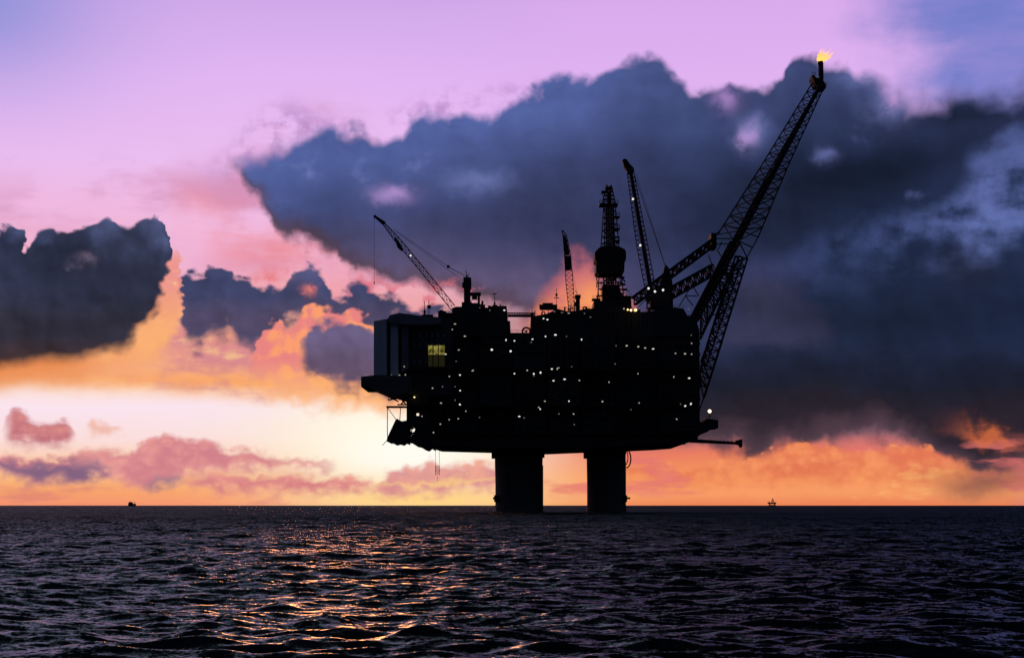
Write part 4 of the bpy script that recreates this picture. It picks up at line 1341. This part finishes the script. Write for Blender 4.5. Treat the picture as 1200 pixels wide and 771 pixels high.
rr = random.Random(21)
mb = MB()
tongues = [((959.4, 72.6), (960, 64), (963, 56), 1.3), ((960.4, 72.6), (964, 63), (967, 54), 1.6), ((961.4, 72.6), (967, 65), (972, 57), 1.6), ((962.4, 72.8), (970, 67), (978, 60), 1.5),
           ((961.4, 72.6), (964, 67), (967, 61), 1.7), ((960.4, 73), (958.6, 68), (959.6, 63), .8), ((963, 73), (969, 69.6), (974, 65), 1.1), ((961, 72.8), (962, 60), (962.6, 52.6), .8), ((963, 72), (971, 62), (975, 54.5), .9)]
for a, b, c, r in tongues:
    Y = 734 + rr.uniform(-.8, .8)
    n = 14; K = 10
    m0 = len(mb.v)
    for i in range(K + 1):
        t = i / K
        px = (1 - t) ** 2 * a[0] + 2 * t * (1 - t) * b[0] + t * t * c[0] + (rr.uniform(-.5, .5) if 0 < i < K else 0)
        py = (1 - t) ** 2 * a[1] + 2 * t * (1 - t) * b[1] + t * t * c[1]
        ctr = P(px, py, Y)
        rad = r * (0.5 + 2.0 * t) * (1 - t) ** .6 * rr.uniform(.75, 1.25) + .01
        for j in range(n):
            q = 2 * math.pi * j / n
            mb.v.append(ctr + Vector((math.cos(q) * rad, math.sin(q) * rad, .25 * math.sin(q * 3 + i) * rad)))
    for i in range(K):
        for j in range(n):
            mb.f.append((m0 + i * n + j, m0 + i * n + (j + 1) % n, m0 + (i + 1) * n + (j + 1) % n, m0 + (i + 1) * n + j)); mb.mi.append(0)
o = mb.build('flame', flame_mat(), None, True)
ctr = P(961.4, 72, 734)
for v in o.data.vertices: v.co -= ctr
o.location = ctr
o['label'] = 'orange gas flame burning at the tip of the flare boom'
o['category'] = 'flame'

# ------------------------------------------------------------------ loading boom and hanging frame
lb = thing('loading_boom', 'slim dark boom sticking out level from the lower right edge of the deck', 'boom', P(812, 517, 715))
mb = MB()
mb.tube(P(808, 516.6, 715), P(866, 519.4, 715), .75, 8, .6); mb.tube(P(808, 514.4, 717), P(866, 518.6, 717), .25, 6)
for i in range(12):
    x = 812 + i * 4.5
    mb.tube(P(x, 516.4, 715), P(x + 2.2, 515.4 + (x - 812) * .06, 717), .14)
mb.build('arm', M_steel, lb)
mb = MB()
mb.prism([(862.6, 516), (867.4, 514.8), (870, 514.4), (870, 523.6), (867.6, 524.4), (866, 521.4), (862.6, 520.6)], 713.8, 2.6)
mb.build('end_fitting', M_steel, lb)

hf = thing('hanging_frame', 'narrow metal frame hanging on two thin lines under the deck, left of both legs', 'hanging frame', P(512.6, 522, 712))
mb = MB()
for x in (510.4, 514.8): mb.tube(P(x, 520, 712), P(x, 548, 712), .10, 4)
mb.build('line', M_steel, hf)
mb = MB()
mb.lattice(sec(510.4, 514.8, 556.5, 712, .7), sec(510.4, 514.8, 546, 712, .7), 2, .16, .1)
mb.tube(P(512.6, 556, 712), P(512.6, 564, 712), .08)
mb.build('cage', M_pipe, hf)

# ------------------------------------------------------------------ far vessels
M_far = weathered('far_hull', (0.10, 0.045, 0.03), .3, .7, .05)
D = 6000.0
s1 = thing('ship', 'tiny dark ship low on the horizon at far left', 'ship', P(154, 592, D))
def q(x, y): return (x, y)
mb = MB()
mb.prism([(150, 590.6), (152, 590.2), (156, 590.4), (158.4, 589.8), (158.2, 593), (150.3, 593)], D, 14)
mb.build('hull', M_far, s1)
mb = MB()
mb.prism([(150.4, 588.8), (155.2, 588.6), (155.4, 590.6), (150.4, 590.8)], D + 2, 10)
mb.pb(151, 154.4, 588, 588.9, D + 3, 7)
mb.build('superstructure', M_far, s1)
mb = MB()
mb.tube(P(157.4, 590.6, D + 6), P(157.4, 587, D + 6), .8, 5); mb.tube(P(152.6, 588.4, D + 6), P(152.6, 586.8, D + 6), .7, 5)
mb.build('mast', M_far, s1)

D = 9000.0
M_far2 = weathered('far_rig_haze_tint', (0.30, 0.09, 0.05), .3, .7, .03)  # red of the hazy distance put into the base colour
s2 = thing('distant_rig', 'tiny haze-reddened rig with a pointed tower far off on the horizon at right', 'oil rig', P(905, 592, D))
mb = MB()
mb.prism([(900.6, 588.2), (902.4, 588.8), (908, 588.8), (909.8, 588.4), (909.2, 590.4), (901.4, 590.4)], D, 40)
mb.build('deck', M_far2, s2)
mb = MB()
for x in (902, 908): mb.pb(x - .5, x + .5, 590.2, 593, D + 4, 8)
mb.pb(901.4, 909, 591.4, 593, D + 6, 24)
mb.build('column', M_far2, s2)
mb = MB()
mb.lattice(sec(903.6, 907.4, 589, D + 15, 8), sec(905.2, 905.8, 584, D + 15, 1.5), 4, 1.1, .8)
mb.build('tower', M_far2, s2)
mb = MB(); mb.tube(P(902.4, 589, D + 8), P(901, 586.8, D + 8), 1.0, 5)
mb.build('crane_arm', M_far2, s2)
